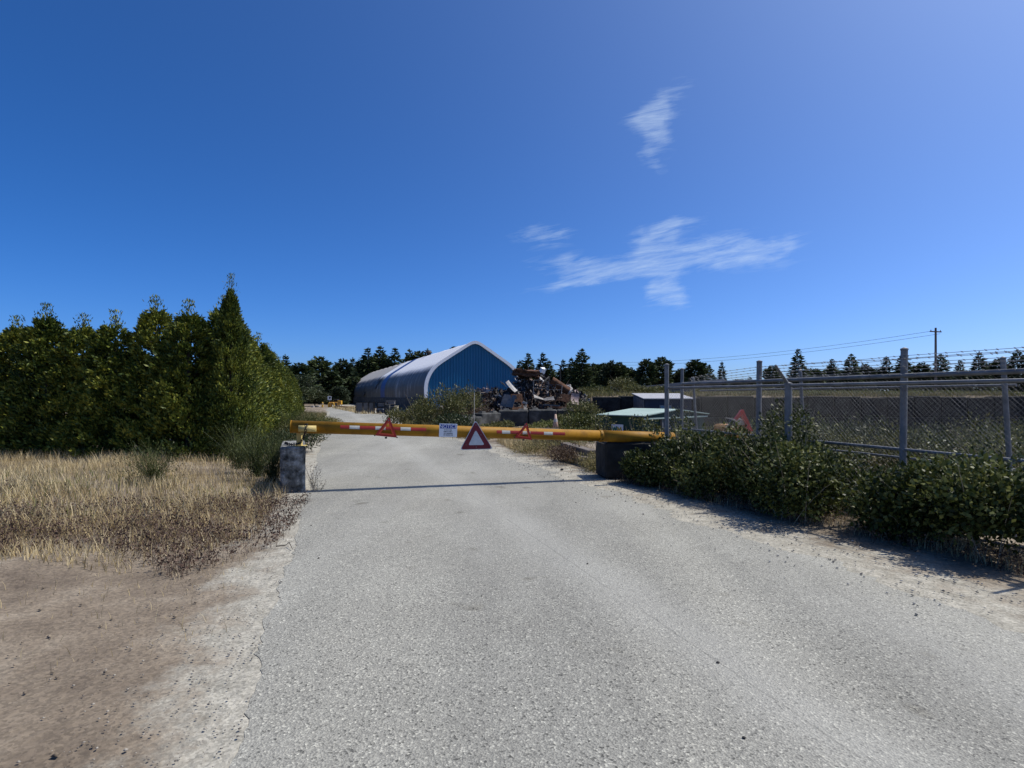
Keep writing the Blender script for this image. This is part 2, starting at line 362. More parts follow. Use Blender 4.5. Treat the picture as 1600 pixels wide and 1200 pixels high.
def ground_mat():
    m = mat('dry_dusty_earth', [(.28, (.085, .062, .042)), (.5, (.19, .15, .105)), (.72, (.33, .28, .21))], .9, .95, bump=.7, bscale=14, detail=10, speck=(55, .75, 1.25), bdist=.03)
    nt = m.node_tree; N = nt.nodes; L = nt.links; p = N['Principled BSDF']; old = p.inputs['Base Color'].links[0].from_socket
    g = N.new('ShaderNodeNewGeometry'); sp = N.new('ShaderNodeSeparateXYZ'); L.new(g.outputs['Position'], sp.inputs[0])
    def mth(op, a, b=None, c=None):
        n = N.new('ShaderNodeMath'); n.operation = op
        for i, v in enumerate((a, b, c)):
            if v is None: continue
            if isinstance(v, (int, float)): n.inputs[i].default_value = v
            else: L.new(v, n.inputs[i])
        return n.outputs[0]
    dl = mth('SUBTRACT', mth('MULTIPLY_ADD', sp.outputs[1], -.32, -.45), sp.outputs[0]); dr = mth('SUBTRACT', sp.outputs[0], mth('MULTIPLY_ADD', sp.outputs[1], -.335, 4.75))
    d = mth('MAXIMUM', mth('MULTIPLY', dl, 1.5), mth('MULTIPLY', dr, .75))
    n1 = N.new('ShaderNodeTexNoise'); n1.inputs['Scale'].default_value = 1.7; n1.inputs['Detail'].default_value = 10; n1.inputs['Roughness'].default_value = .72; L.new(g.outputs['Position'], n1.inputs[0])
    k = mth('ADD', mth('MULTIPLY', d, -1.0), mth('MULTIPLY', mth('SUBTRACT', n1.outputs[0], .5), 3.2))
    far = mth('MULTIPLY', mth('GREATER_THAN', sp.outputs[1], 47.0), .0)
    mr = N.new('ShaderNodeMapRange'); mr.interpolation_type = 'SMOOTHSTEP'; mr.inputs[1].default_value = -1.0; mr.inputs[2].default_value = -.15; L.new(k, mr.inputs[0])
    cr = N.new('ShaderNodeValToRGB'); cr.color_ramp.elements[0].position = .3; cr.color_ramp.elements[1].position = .7; cr.color_ramp.elements[0].color = (.28, .26, .208, 1); cr.color_ramp.elements[1].color = (.43, .40, .325, 1)
    n2 = N.new('ShaderNodeTexNoise'); n2.inputs['Scale'].default_value = 6; n2.inputs['Detail'].default_value = 8; L.new(g.outputs['Position'], n2.inputs[0]); L.new(n2.outputs[0], cr.inputs[0])
    vo = N.new('ShaderNodeTexVoronoi'); vo.inputs['Scale'].default_value = 70; L.new(g.outputs['Position'], vo.inputs['Vector']); sc = N.new('ShaderNodeSeparateColor'); L.new(vo.outputs['Color'], sc.inputs[0])
    r2 = N.new('ShaderNodeValToRGB'); r2.color_ramp.elements[0].color = (.66,)*3+(1,); r2.color_ramp.elements[1].color = (1.2,)*3+(1,); L.new(sc.outputs[0], r2.inputs[0])
    mu = N.new('ShaderNodeMix'); mu.data_type = 'RGBA'; mu.blend_type = 'MULTIPLY'; mu.inputs[0].default_value = 1; L.new(cr.outputs[0], mu.inputs[6]); L.new(r2.outputs[0], mu.inputs[7])
    mx = N.new('ShaderNodeMix'); mx.data_type = 'RGBA'; L.new(mr.outputs[0], mx.inputs[0]); L.new(old, mx.inputs[6]); L.new(mu.outputs[2], mx.inputs[7]); L.new(mx.outputs[2], p.inputs['Base Color'])
    return m
M['ground'] = ground_mat()
ground = link('ground', np_mesh('ground', np.stack([GX, GY, GZ], -1).reshape(-1, 3), GF, M['ground'], True)); tag(ground, kind='structure')

def jag(edge, amp, step, seed):
    """edge: list of (x,y); resampled with ragged noise across"""
    r = np.random.default_rng(seed); out = []
    for i in range(len(edge)-1):
        a = np.array(edge[i], float); b = np.array(edge[i+1], float); d = b-a; L = np.hypot(*d); n = max(1, int(L/step)); nrm = np.array([-d[1], d[0]])/max(L, 1e-6)
        for k in range(n):
            p = a+d*k/n; s = p[1]
            w = amp*(.9*math.sin(s*1.7+seed)+.6*math.sin(s*4.9+seed*2)+.4*math.sin(s*11+seed))+r.normal()*amp*.45
            out.append(p+nrm*w)
    out.append(np.array(edge[-1], float)); return out
def sheet(name, left, right, z, m, rows):
    """strip between two polylines sampled at the same rows of Y"""
    V = []; F = []
    la = np.array(left); ra = np.array(right); K = 10
    for i, Y in enumerate(rows):
        xl = np.interp(Y, la[:, 1], la[:, 0]); xr = np.interp(Y, ra[:, 1], ra[:, 0])
        for k in range(K+1): V.append((xl+(xr-xl)*k/K, Y, z))
    for i in range(len(rows)-1):
        for k in range(K): a = i*(K+1)+k; F.append((a, a+1, a+K+2, a+K+1))
    o = link(name, np_mesh(name, V, F, m)); tag(o, kind='structure'); return o
def road_mat():
    m = bpy.data.materials.new('worn_asphalt'); m.use_nodes = True; nt = m.node_tree; N = nt.nodes; L = nt.links
    p = N['Principled BSDF']; p.inputs['Roughness'].default_value = .88; p.inputs['Specular IOR Level'].default_value = .3
    g = N.new('ShaderNodeNewGeometry'); P = g.outputs['Position']
    def noise(s, d=5, st=None, r=.6):
        n = N.new('ShaderNodeTexNoise'); n.inputs['Scale'].default_value = s; n.inputs['Detail'].default_value = d; n.inputs['Roughness'].default_value = r
        if st:
            mp = N.new('ShaderNodeMapping'); mp.inputs['Rotation'].default_value = (0, 0, math.radians(-17.8)); mp.inputs['Scale'].default_value = st; L.new(P, mp.inputs[0]); L.new(mp.outputs[0], n.inputs[0])
        else: L.new(P, n.inputs['Vector'])
        return n.outputs[0]
    def ramp(f, a, b, ca, cb):
        r = N.new('ShaderNodeValToRGB'); r.color_ramp.elements[0].position = a; r.color_ramp.elements[1].position = b
        r.color_ramp.elements[0].color = (*ca, 1); r.color_ramp.elements[1].color = (*cb, 1); L.new(f, r.inputs[0]); return r
    def mix(f, a, b, t='MIX'):
        x = N.new('ShaderNodeMix'); x.data_type = 'RGBA'; x.blend_type = t
        if isinstance(f, float): x.inputs[0].default_value = f
        else: L.new(f, x.inputs[0])
        L.new(a, x.inputs[6]); L.new(b, x.inputs[7]); return x.outputs[2]
    v1 = N.new('ShaderNodeTexVoronoi'); v1.inputs['Scale'].default_value = 85; L.new(P, v1.inputs['Vector'])
    s1 = N.new('ShaderNodeSeparateColor'); L.new(v1.outputs['Color'], s1.inputs[0])
    v2 = N.new('ShaderNodeTexVoronoi'); v2.inputs['Scale'].default_value = 190; L.new(P, v2.inputs['Vector'])
    s2 = N.new('ShaderNodeSeparateColor'); L.new(v2.outputs['Color'], s2.inputs[0])
    st1 = ramp(s1.outputs[0], 0, 1, (.36, .36, .36), (1.62, 1.62, 1.58)); e = st1.color_ramp.elements.new(.86); e.color = (1.05, 1.05, 1.04, 1); e = st1.color_ramp.elements.new(.12); e.color = (.85, .85, .85, 1)
    st2 = ramp(s2.outputs[1], 0, 1, (.68, .68, .68), (1.32, 1.32, 1.3))
    base = ramp(noise(.55, 6), .3, .7, (.238, .229, .200), (.292, .283, .249))
    tracks = ramp(noise(.9, 4, (1.0, .06, 1)), .35, .68, (.88, .88, .875), (1.13, 1.125, 1.10))
    c = mix(1.0, base.outputs[0], tracks.outputs[0], 'MULTIPLY'); c = mix(1.0, c, st1.outputs[0], 'MULTIPLY'); c = mix(1.0, c, st2.outputs[0], 'MULTIPLY')
    spots = ramp(noise(1.6, 2), .66, .73, (1, 1, 1), (.62, .6, .56)); c = mix(1.0, c, spots.outputs[0], 'MULTIPLY')
    # pale dust lying on the right half and far away, where trucks bring it in
    du = ramp(noise(.5, 7, (1, .25, 1)), .48, .75, (0, 0, 0), (.45, .45, .45)); dc = N.new('ShaderNodeRGB'); dc.outputs[0].default_value = (.40, .39, .345, 1)
    c = mix(du.outputs[0], c, dc.outputs[0])
    # the worn joint between the two paving lanes: a pale dusty strip with a thin open seam, running along the road
    sp = N.new('ShaderNodeSeparateXYZ'); L.new(P, sp.inputs[0])
    def mth(op, a, b_=None, c_=None):
        n = N.new('ShaderNodeMath'); n.operation = op
        for i, v in enumerate((a, b_, c_)):
            if v is None: continue
            if isinstance(v, (int, float)): n.inputs[i].default_value = v
            else: L.new(v, n.inputs[i])
        return n.outputs[0]
    d = mth('MULTIPLY_ADD', sp.outputs[1], .335, sp.outputs[0]); d = mth('ADD', d, mth('MULTIPLY', mth('SUBTRACT', noise(.8, 6), .5), .5))
    e1 = mth('SUBTRACT', d, 2.42); e1 = mth('MULTIPLY', e1, e1); g1 = mth('EXPONENT', mth('MULTIPLY', e1, -9.0))
    d2 = mth('MULTIPLY_ADD', sp.outputs[1], .335, sp.outputs[0]); d2 = mth('ADD', d2, mth('MULTIPLY', mth('SUBTRACT', noise(3.0, 4), .5), .06)); e2 = mth('ABSOLUTE', mth('SUBTRACT', d2, 2.36))
    seam = mth('MULTIPLY', mth('LESS_THAN', e2, .007), mth('GREATER_THAN', noise(1.1, 3), .47))
    c = mix(mth('MULTIPLY', g1, .32), c, dc.outputs[0]); dk = N.new('ShaderNodeRGB'); dk.outputs[0].default_value = (.07, .068, .06, 1); c = mix(mth('MULTIPLY', seam, .28), c, dk.outputs[0])
    L.new(c, p.inputs['Base Color'])
    b = N.new('ShaderNodeBump'); b.inputs['Strength'].default_value = .7; b.inputs['Distance'].default_value = .006; L.new(v1.outputs['Distance'], b.inputs['Height']); L.new(b.outputs[0], p.inputs['Normal'])
    return m
M['road'] = road_mat()
rows = list(np.arange(-4, 14, .05))+list(np.arange(14, 90, .4))
Lr = [(.83, -4)]+[(road_left(Y), Y) for Y in (0, 2.5, 5.5, 9.2, 20, 34, 60)]+[(-29, 82), (-33, 92)]
Rr = [(road_right(Y), Y) for Y in (-4, 2, 6, 12, 20, 28)]+[(-6.4, 33), (-8.6, 40), (-10.9, 51), (-14.3, 52), (-26.5, 82), (-29.5, 92)]
sheet('road', jag(Lr, .03, .05, 1), jag(Rr, .11, .07, 2), .004, M['road'], rows)

# loose gravel on the right edge of the road and in the shoulder (nobody could count it)
def stones(name, pts, smin, smax, m, seed):
    r = np.random.default_rng(seed); n = len(pts)
    base = np.array([(1, .1, 0), (-1, -.15, 0), (.1, .9, 0), (-.1, -.9, 0), (.15, 0, .8), (0, 0, -.6)], float)
    s = (smin+(smax-smin)*r.random(n)**3)[:, None, None]; V = base[None]*s*r.uniform(.8, 1.15, (n, 6, 1)); V[:, :, 2] *= .75
    th = r.uniform(0, 6.28, n); c, q = np.cos(th)[:, None], np.sin(th)[:, None]
    X = V[:, :, 0]*c-V[:, :, 1]*q; Y = V[:, :, 0]*q+V[:, :, 1]*c; V = np.stack([X, Y, V[:, :, 2]], -1)+np.column_stack([pts, gh(pts[:, 0], pts[:, 1])+.014])[:, None, :]
    f = np.array([(0, 2, 4), (2, 1, 4), (1, 3, 4), (3, 0, 4), (2, 0, 5), (1, 2, 5), (3, 1, 5), (0, 3, 5)])
    F = (np.arange(n)*6)[:, None, None]+f[None]
    o = link(name, np_mesh(name, V.reshape(-1, 3), F.reshape(-1, 3), m)); return tag(o, kind='stuff')
YY = RNG.uniform(4, 30, 5000); XX = road_right(YY)+RNG.normal(.35, .42, 5000)
o = stones('loose_gravel', np.column_stack([XX, YY]), .004, .017, mat('gravel_stone', [(.3, (.12, .115, .105)), (.7, (.4, .38, .34))], 30, .9, island=True), 4); tag(o, 'loose pale gravel strewn along the right edge of the road', 'gravel')
YY = RNG.uniform(2.0, 9.5, 2200); XX = road_left(YY)-np.abs(RNG.normal(.1, .5, 2200))
o = stones('verge_gravel', np.column_stack([XX, YY]), .003, .011, mat('verge_stone', [(.3, (.14, .12, .10)), (.7, (.36, .32, .26))], 30, .9, island=True), 9); tag(o, 'small stones in the dusty verge on the left of the road', 'gravel')

# ------------------------------------------------------------------ plants
def grass(name, poly, n, hmin, hmax, m, label, lean=.5, w=(.005, .012), seed=1):
    r = np.random.default_rng(seed); P = scatter(poly, n, r)
    # clumpy
    k = .5+.5*hnoise(P[:, 0]*2.1+seed, P[:, 1]*2.3)+.4*hnoise(P[:, 0]*.7, P[:, 1]*.8+seed); P = P[r.random(len(P)) < np.clip(k+.25, .12, 1)]
    H = r.uniform(hmin, hmax, len(P))*r.uniform(.5, 1, len(P)); W = r.uniform(w[0], w[1], len(P))
    V, F = blades(np.column_stack([P, gh(P[:, 0], P[:, 1])-.01]), H, lean, W, r)
    o = link(name, quads_to_mesh(name, V, F, m)); return tag(o, label, 'grass', kind='stuff')
def bush_mesh(name, lobes, n, L, m, seed, up=.5, w=.55, inner=.5):
    """lobes: (x,y,z,rx,ry,rz) local to the base"""
    r = np.random.default_rng(seed); vol = np.array([l[3]*l[4]+l[4]*l[5]+l[3]*l[5] for l in lobes]); pick = r.choice(len(lobes), n, p=vol/vol.sum()); A = np.array(lobes)[pick]
    d = unit(r.normal(size=(n, 3))); rad = (inner+(1.08-inner)*r.random(n)**.55)
    k = 1+.16*np.sin(d[:, 0]*7+A[:, 0]*9)*np.cos(d[:, 2]*6+A[:, 1]*5)+.1*np.sin(d[:, 1]*13+d[:, 2]*11)
    C = A[:, :3]+d*A[:, 3:]*(rad*k)[:, None]; C[:, 2] = np.abs(C[:, 2])
    D = d*.7+r.normal(size=(n, 3))*.75+np.array([0, 0, up]); l = r.uniform(L*.55, L*1.25, n)
    V, F = leafq(C, D, l, l*w, r, d+np.array([0, 0, .4])); return np_mesh(name, V, F, m)
def canes(name, lobes, n, m, seed, rad=.005, ext=1.15):
    r = random.Random(seed); mb = MB()
    for i in range(n):
        l = r.choice(lobes); th = r.uniform(0, 6.28); a = Vector((l[0]+r.uniform(-.3, .3)*l[3], l[1]+r.uniform(-.3, .3)*l[4], -.05))
        e = Vector((l[0]+math.cos(th)*l[3]*ext, l[1]+math.sin(th)*l[4]*ext, l[2]+r.uniform(-.2, 1.0)*l[5]*ext)); mid = (a+e)/2+Vector((0, 0, .35*l[5]))
        pts = [a*(1-t)**2+mid*2*t*(1-t)+e*t*t for t in (0, .25, .5, .75, 1)]; mb.tube(pts, [rad, rad*.9, rad*.8, rad*.6, rad*.3], 4)
    return mb.build(name, m, world=False)
def bush(name, loc, lobes, n, L, m, label, cat, group=None, seed=1, stem='twig', up=.5, w=.55, ncane=14, inner=.5, rad=.005, ext=1.15):
    t = thing(name, loc, label, cat, group)
    link('foliage', bush_mesh('foliage', lobes, n, L, m, seed, up, w, inner), t)
    c = canes('stems', lobes, ncane, M[stem], seed, rad, ext); c.parent = t; return t
def broom(loc, n, H, spread, label, seed, group='broom plants on the verge'):
    r = np.random.default_rng(seed); t = thing('broom_shrub', loc, label, 'shrub', group); Vs = []; Fs = []; b = 0
    K = 5
    for i in range(n):
        th = r.uniform(0, 6.28); ln = r.uniform(.05, 1)**.8*spread; h = H*r.uniform(.55, 1)*(1-.25*ln/spread); base = r.normal(0, .07*spread+.03, 2)
        s = r.uniform(.004, .009); ph = r.uniform(0, 3.14); sv = np.array([math.cos(ph), math.sin(ph), 0])*s*.5
        pts = [np.array([base[0]+math.cos(th)*ln*(q**1.6), base[1]+math.sin(th)*ln*(q**1.6), h*q]) for q in np.linspace(0, 1, K)]
        V = []
        for q, p in enumerate(pts): f = 1-.6*q/(K-1); V += [p-sv*f, p+sv*f]
        Vs += V; Fs += [(b+2*k, b+2*k+1, b+2*k+3, b+2*k+2) for k in range(K-1)]; b += 2*K
        # short side shoots
        for j in range(5):
            q = r.integers(1, K-1); p = pts[q]*r.uniform(.6, 1); d = unit(np.array([[math.cos(th)+r.normal()*.6, math.sin(th)+r.normal()*.6, 1.6]]))[0]*r.uniform(.06, .2)*H
            Vs += [p-sv*.6, p+sv*.6, p+d+sv*.2, p+d-sv*.2]; Fs.append((b, b+1, b+2, b+3)); b += 4
    link('stems', np_mesh('stems', np.array(Vs), np.array(Fs), M['broom']), t)
    n2 = n*7; C = np.column_stack([r.normal(0, spread*.38, n2), r.normal(0, spread*.38, n2), H*r.beta(1.5, 1.8, n2)*.8])
    V, F = leafq(C, r.normal(size=(n2, 3))*.5+np.array([0, 0, 1]), r.uniform(.02, .05, n2), .012, r); link('foliage', np_mesh('foliage', V, F, M['broom']), t)
    return t

# --- hedge trees (cedar), one mesh set per variant
def thuja_meshes(H, R, n, L, seed, blunt=.66):
    r = np.random.default_rng(seed); nc = 420; tc = r.random(nc)**1.1; thc = r.uniform(0, 2*np.pi, nc)
    def surf(t, th):
        prof = np.clip(1-t, 0, 1)**blunt*np.minimum(1, .74+t*3.0); return R*prof*(1+.12*np.sin(3*th+t*9+seed)+.08*np.sin(7*th-t*17+seed))
    k = r.integers(0, nc, n); q = r.beta(2.2, 1.0, n)                     # each clump: a spray that grows out and up from inside
    sp = .05+.10*(1-tc[k]); out = (.42+.66*q)*(.9+.22*r.random(nc)[k])
    rr = surf(tc[k], thc[k])*out; tz = tc[k]*H*.97-.16+q*.24*(1-.5*tc[k])+r.normal(0, .055, n)
    C = np.column_stack([np.cos(thc[k])*rr+r.normal(0, 1, n)*sp*(1.25-q*.8), np.sin(thc[k])*rr+r.normal(0, 1, n)*sp*(1.25-q*.8), np.maximum(tz, .02)])
    D = np.column_stack([np.cos(thc[k])*.75, np.sin(thc[k])*.75, .7+0*q])+r.normal(size=(n, 3))*.4; l = r.uniform(L*.6, L*1.5, n)
    V, F = leafq(C, D, l, l*.45, r, np.column_stack([np.cos(thc[k]), np.sin(thc[k]), .35+0*q]))
    # leader shoots at the top
    k = 160; tt = r.uniform(.86, 1.0, k); C2 = np.column_stack([r.normal(0, .09, k)*(1.1-tt)*6, r.normal(0, .09, k)*(1.1-tt)*6, tt*H*1.07]); V2, F2 = leafq(C2, np.column_stack([r.normal(0, .5, k), r.normal(0, .5, k), np.ones(k)]), L*1.1, L*.3, r)
    cm = np_mesh('crown', np.vstack([V, V2]), np.vstack([F, F2+len(V)]), M['thuja'])
    mb = MB(); mb.tube([(0, 0, -.2), (0, 0, H*.5), (.02, 0, H*1.02)], [.09, .05, .008], 7)
    for i in range(26):
        z = H*random.uniform(.08, .85); a = random.uniform(0, 6.28); ln = R*.7*(1-z/H)**.6; mb.tube([(0, 0, z), (math.cos(a)*ln, math.sin(a)*ln, z+ln*.7)], [.018, .005], 4)
    tm = mb.build('trunk', M['bark'], world=False); me = tm.data; bpy.data.objects.remove(tm); return cm, me
def place_tree(name, crown, trunk, loc, sc, rz, label, cat='tree', group=None):
    t = thing(name, loc, label, cat, group, rz); t.scale = sc
    link('crown', crown, t); link('trunk', trunk, t); return t
near = thuja_meshes(4.2, .95, 42000, .07, 21)
th = [thuja_meshes(4.0, 1.0, 24000, .092, s, .42) for s in (31, 32, 33, 34)]
GRP = 'cedars of the hedge along the road'
def hedge_x(Y): return -.335*Y-2.85
place_tree('hedge_cedar', *near, (hedge_x(13.7)+.5, 13.7, 0), (.72, .85, 1.03), .4, 'tallest cedar at the near end of the hedge, its thin tip above all others', group=GRP)
place_tree('hedge_cedar', *th[1], (hedge_x(14.9)+.1, 14.9, 0), (1, 1, 1.0), 2.0, 'second cedar in the hedge, just behind the tallest one at its near end', group=GRP)
Y = 16.1; i = 0
while Y < 47:
    s = .92+.10*math.sin(i*2.3)-.004*(Y-16); z = s*(1.0 if i > 1 else 1.04)
    place_tree('hedge_cedar', *th[i % 4], (hedge_x(Y)+random.uniform(-.12, .12), Y, 0), (s*1.02, s*1.02, z), random.uniform(0, 6), 'cedar inside the sunlit hedge that runs back along the left side of the road', group=GRP)
    Y += 1.12+.012*(Y-16); i += 1
for k in range(13):
    place_tree('hedge_cedar', *th[k % 4], (-8.0-1.0*k, 13.75+.16*k+random.uniform(-.12, .12), 0), (.95, .95, .93+.05*math.sin(k*1.9)-.012*k), random.uniform(0, 6), 'cedar in the hedge part turning away left behind the dry grass', group='cedars of the hedge turning left')

# --- forest conifers
def conifer_meshes(H, R, seed, m, shape='fir', dens=1.35, leafL=.85):
    r = np.random.default_rng(seed); C = []; D = []; Ls = []
    mb = MB(); mb.tube([(0, 0, -.5), (0, 0, H*.5), (r.normal(0, .1), 0, H*.99)], [H*.016, H*.010, .02], 6)
    z = H*(.06 if shape == 'fir' else .3); ph = r.uniform(0, 6)
    while z < H*.985:
        t = z/H
        if shape == 'fir': rad = R*((1-t)**.85)*min(1, .75+t*2)
        else: rad = R*math.sin(min(1, (1-t)*1.75+.12)*math.pi*.5)*(.72 if t > .9 else 1)
        nb = int(r.integers(5, 8))
        for b in range(nb):
            if shape == 'pine' and r.random() < .25: continue
            a = ph+b*6.283/nb+r.normal(0, .25); ln = rad*r.uniform(.62, 1.15)
            if ln < .15: ln = .15
            rise = (.25 if t > .75 else -.12+.25*t) if shape == 'fir' else .25
            k = max(2, int(ln/.24*dens))
            for q in np.linspace(.15, 1, k):
                w = ln*.26*(1.1-q)+.05; off = r.normal(0, w); dz = rise*ln*q-(.16*ln*q*q if shape == 'fir' else 0)
                for rep in range(2):
                    C.append((math.cos(a)*ln*q-math.sin(a)*off, math.sin(a)*ln*q+math.cos(a)*off, z+dz+r.normal(0, .10+.04*(shape == 'pine'))))
                    D.append((math.cos(a)*.9-math.sin(a)*off*1.4+r.normal()*.35, math.sin(a)*.9+math.cos(a)*off*1.4+r.normal()*.35, (.05 if t < .8 else .6)+r.normal()*.3)); Ls.append(leafL*r.uniform(.55, 1.2)*(1 if t < .85 else .75))
            if b % 2 == 0: mb.tube([(0, 0, z), (math.cos(a)*ln*.8, math.sin(a)*ln*.8, z+rise*ln*.7)], [.05, .015], 4, cap=False)
        z += (.36+.25*r.random())*(H/13); ph += 1.1
    C = np.array(C); D = np.array(D); Ls = np.array(Ls); V, F = leafq(C, D, Ls, Ls*.5, r)
    n = 40; tz = np.linspace(H*.95, H*1.03, n); V2, F2 = leafq(np.column_stack([r.normal(0, .05, n), r.normal(0, .05, n), tz-.2]), np.column_stack([r.normal(0, .5, n), r.normal(0, .5, n), np.ones(n)]), .3, .1, r)
    cm = np_mesh('crown', np.vstack([V, V2]), np.vstack([F, F2+len(V)]), m)
    tm = mb.build('trunk', M['bark'], world=False); me = tm.data; bpy.data.objects.remove(tm); return cm, me
def broad_meshes(H, R, seed, m, n=7000, L=.35):
    r = np.random.default_rng(seed); lobes = []
    for i in range(16):
        t = r.uniform(.3, 1); rad = R*math.sin(t*math.pi*.85+.25); a = r.uniform(0, 6.28); q = r.uniform(.1, .75)
        s = R*r.uniform(.28, .5); lobes.append((math.cos(a)*rad*q, math.sin(a)*rad*q, H*t*.85+.1*H, s, s, s*.8))
    cm = bush_mesh('crown', lobes, n, L, m, seed, .3, .6, .6)
    mb = MB(); mb.tube([(0, 0, -.4), (0, 0, H*.4), (.1, 0, H*.8)], [H*.022, H*.016, .03], 6)
    for l in lobes: mb.tube([(0, 0, H*.3), (l[0]*.5, l[1]*.5, (l[2]+H*.3)/2), (l[0], l[1], l[2])], [.07, .05, .02], 4)
    tm = mb.build('trunk', M['bark'], world=False); me = tm.data; bpy.data.objects.remove(tm); return cm, me
FIR = [conifer_meshes(13, 2.6, 41, M['conifer']), conifer_meshes(13, 3.1, 42, M['conifer']), conifer_meshes(13, 3.8, 43, M['conifer'], dens=1.5), conifer_meshes(13, 2.2, 44, M['conifer2'])]
PINE = [conifer_meshes(12, 3.2, 51, M['conifer'], 'pine', 1.7, .95), conifer_meshes(12, 2.8, 52, M['conifer2'], 'pine', 1.7, .95)]
BRD = [broad_meshes(8, 3.4, 61, M['broad']), broad_meshes(7, 3.0, 62, M['conifer2'])]
def forest_tree(px, py, Y, kind, label, group, wide=1.0, name=None):
    lib, H = {'f': (FIR, 13*1.02), 'p': (PINE, 12*1.02), 'b': (BRD, 8.2)}[kind[0]]; k = int(kind[1]) % len(lib)
    z0 = float(gh(gx(px, Y), Y)); top = at(px, py, Y).z; s = (top-z0)/H; wide *= 1.32 if Y > 60 else 1
    return place_tree(name or {'f': 'fir_tree', 'p': 'pine_tree', 'b': 'broadleaf_tree'}[kind[0]], *lib[k], (gx(px, Y), Y, z0-.1), (s*wide, s*wide, s), random.uniform(0, 6.28), label, 'tree', group)
# the ones that show: photo column of the tip, row of the tip, distance
G1, G2, G3, G4 = 'conifers left of the shed', 'conifers behind the shed', 'conifers behind the scrap heap', 'conifers beyond the chain-link fence'
LB = {G1: 'dark conifer in the wood at the far end of the road', G2: 'dark conifer showing above the long pale shed roof', G3: 'dark conifer in the tree line behind the scrap heap and block wall', G4: 'dark conifer in the far tree line seen above the chain-link fence'}
for (px, py, Y, k, w, lab) in [
    (446, 553, 105, 'f0', 1, 'slim pointed conifer rising just past the end of the cedar hedge'), (468, 566, 100, 'p0', 1.25, None), (487, 560, 118, 'f3', 1, None), (499, 556, 112, 'p0', 1.0, 'irregular dark pine with two tips near the far end of the road'),
    (512, 565, 120, 'f0', 1.1, None), (523, 570, 112, 'f1', 1.1, None), (536, 561, 135, 'p1', 1, None), (551, 558, 150, 'f0', 1, None), (560, 563, 150, 'f1', 1.2, None)]:
    forest_tree(px, py, Y, k, lab or LB[G1], G1, w)
for (px, py, Y, k, w) in [(575, 543, 152, 'f1', 1.1), (594, 540, 155, 'f2', 1.0), (617, 543, 154, 'f1', 1.1), (640, 545, 158, 'f2', .9), (655, 548, 160, 'p0', .9), (668, 544, 158, 'f0', 1.1), (690, 549, 165, 'f1', 1), (711, 541, 150, 'p0', .8)]:
    forest_tree(px, py, Y, k, LB[G2], G2, w)
for (px, py, Y, k, w, lab) in [(812, 562, 135, 'f0', 1.0, None), (825, 551, 120, 'f1', 1.0, 'conifer with pointed tip directly above the rusty top of the scrap heap'), (848, 550, 130, 'f3', 1.15, None), (858, 562, 128, 'f0', 1.2, None),
    (880, 561, 130, 'f3', 1.2, None), (893, 558, 135, 'f0', 1.1, None), (909, 544, 108, 'f2', 1.12, 'broadest and tallest dark fir right of the scrap heap'), (927, 566, 130, 'f0', 1.2, None),
    (944, 569, 135, 'f1', 1.1, None), (955, 563, 130, 'p1', .8, None), (968, 565, 130, 'p0', .75, None), (985, 574, 140, 'p1', .9, None)]:
    forest_tree(px, py, Y, k, lab or LB[G3], G3, w)
for (px, py, Y, k, w, lab) in [(1010, 560, 125, 'p0', .95, None), (1034, 557, 128, 'p0', .95, None), (1022, 572, 135, 'f1', 1.2, None), (1062, 576, 130, 'p1', .9, None), (1086, 561, 115, 'p0', 1.15, 'broad round-topped pine left of the pale slender tree'), (1108, 569, 118, 'f2', 1.0, None),
    (1128, 564, 100, 'f3', .9, 'pale green slender conifer standing alone beyond the barbed wire'), (1152, 592, 150, 'p0', 1.2, None), (1170, 594, 150, 'b0', 1.3, None), (1206, 570, 95, 'p0', .95, 'round-topped pine behind the angled barbed-wire arm'), (1222, 584, 130, 'f0', 1.2, None), (1247, 544, 80, 'f1', 1.0, 'tall dark fir standing right of the angled barbed-wire arm'),
    (1275, 575, 110, 'p0', 1, None), (1300, 560, 115, 'f1', 1, None), (1330, 552, 105, 'f2', 1, None), (1352, 568, 112, 'p1', 1, None), (1385, 556, 110, 'f0', 1.1, None), (1412, 546, 108, 'f1', 1, None), (1440, 566, 112, 'p0', 1, None), (1470, 552, 105, 'f2', 1, None), (1500, 562, 112, 'f1', 1, None), (1530, 548, 100, 'f0', 1.1, None), (1560, 560, 108, 'p0', 1, None), (1590, 545, 100, 'f2', 1, None)]:
    forest_tree(px, py, Y, k, lab or LB[G4], G4, w)
rr_ = random.Random(5)
for i in range(20):       # second, lower row that closes the wood
    px = 432+i*6.6; forest_tree(px, rr_.uniform(578, 592), rr_.uniform(125, 150), rr_.choice(['f0', 'f1', 'f2', 'p0']), LB[G1], G1, 1.5)
for i in range(17):
    px = 558+i*9.5; forest_tree(px, rr_.uniform(556, 572), rr_.uniform(160, 180), rr_.choice(['f0', 'f1', 'f2', 'p0']), LB[G2], G2, 1.35)
for i in range(16):
    px = 808+i*11.5; forest_tree(px, rr_.uniform(566, 578), rr_.uniform(132, 150), rr_.choice(['f1', 'f2', 'p0', 'f3']), LB[G3], G3, 1.5)
for i in range(34):
    px = 990+i*18.2; forest_tree(px, rr_.uniform(574, 592) if px < 1110 else rr_.uniform(586, 600) if px < 1250 else rr_.uniform(572, 588), rr_.uniform(120, 150), rr_.choice(['p1', 'f2', 'p0', 'b1', 'f1']), LB[G4], G4, 1.5)
for i in range(14):       # left of the photo's frame, behind the hedge that turns left
    px = 20+i*30; forest_tree(px, rr_.uniform(545, 570), rr_.uniform(75, 110), rr_.choice(['f0', 'f1', 'f2', 'p0']), 'dark conifer far behind the hedge that turns away to the left', 'conifers behind the left hedge', 1.3)
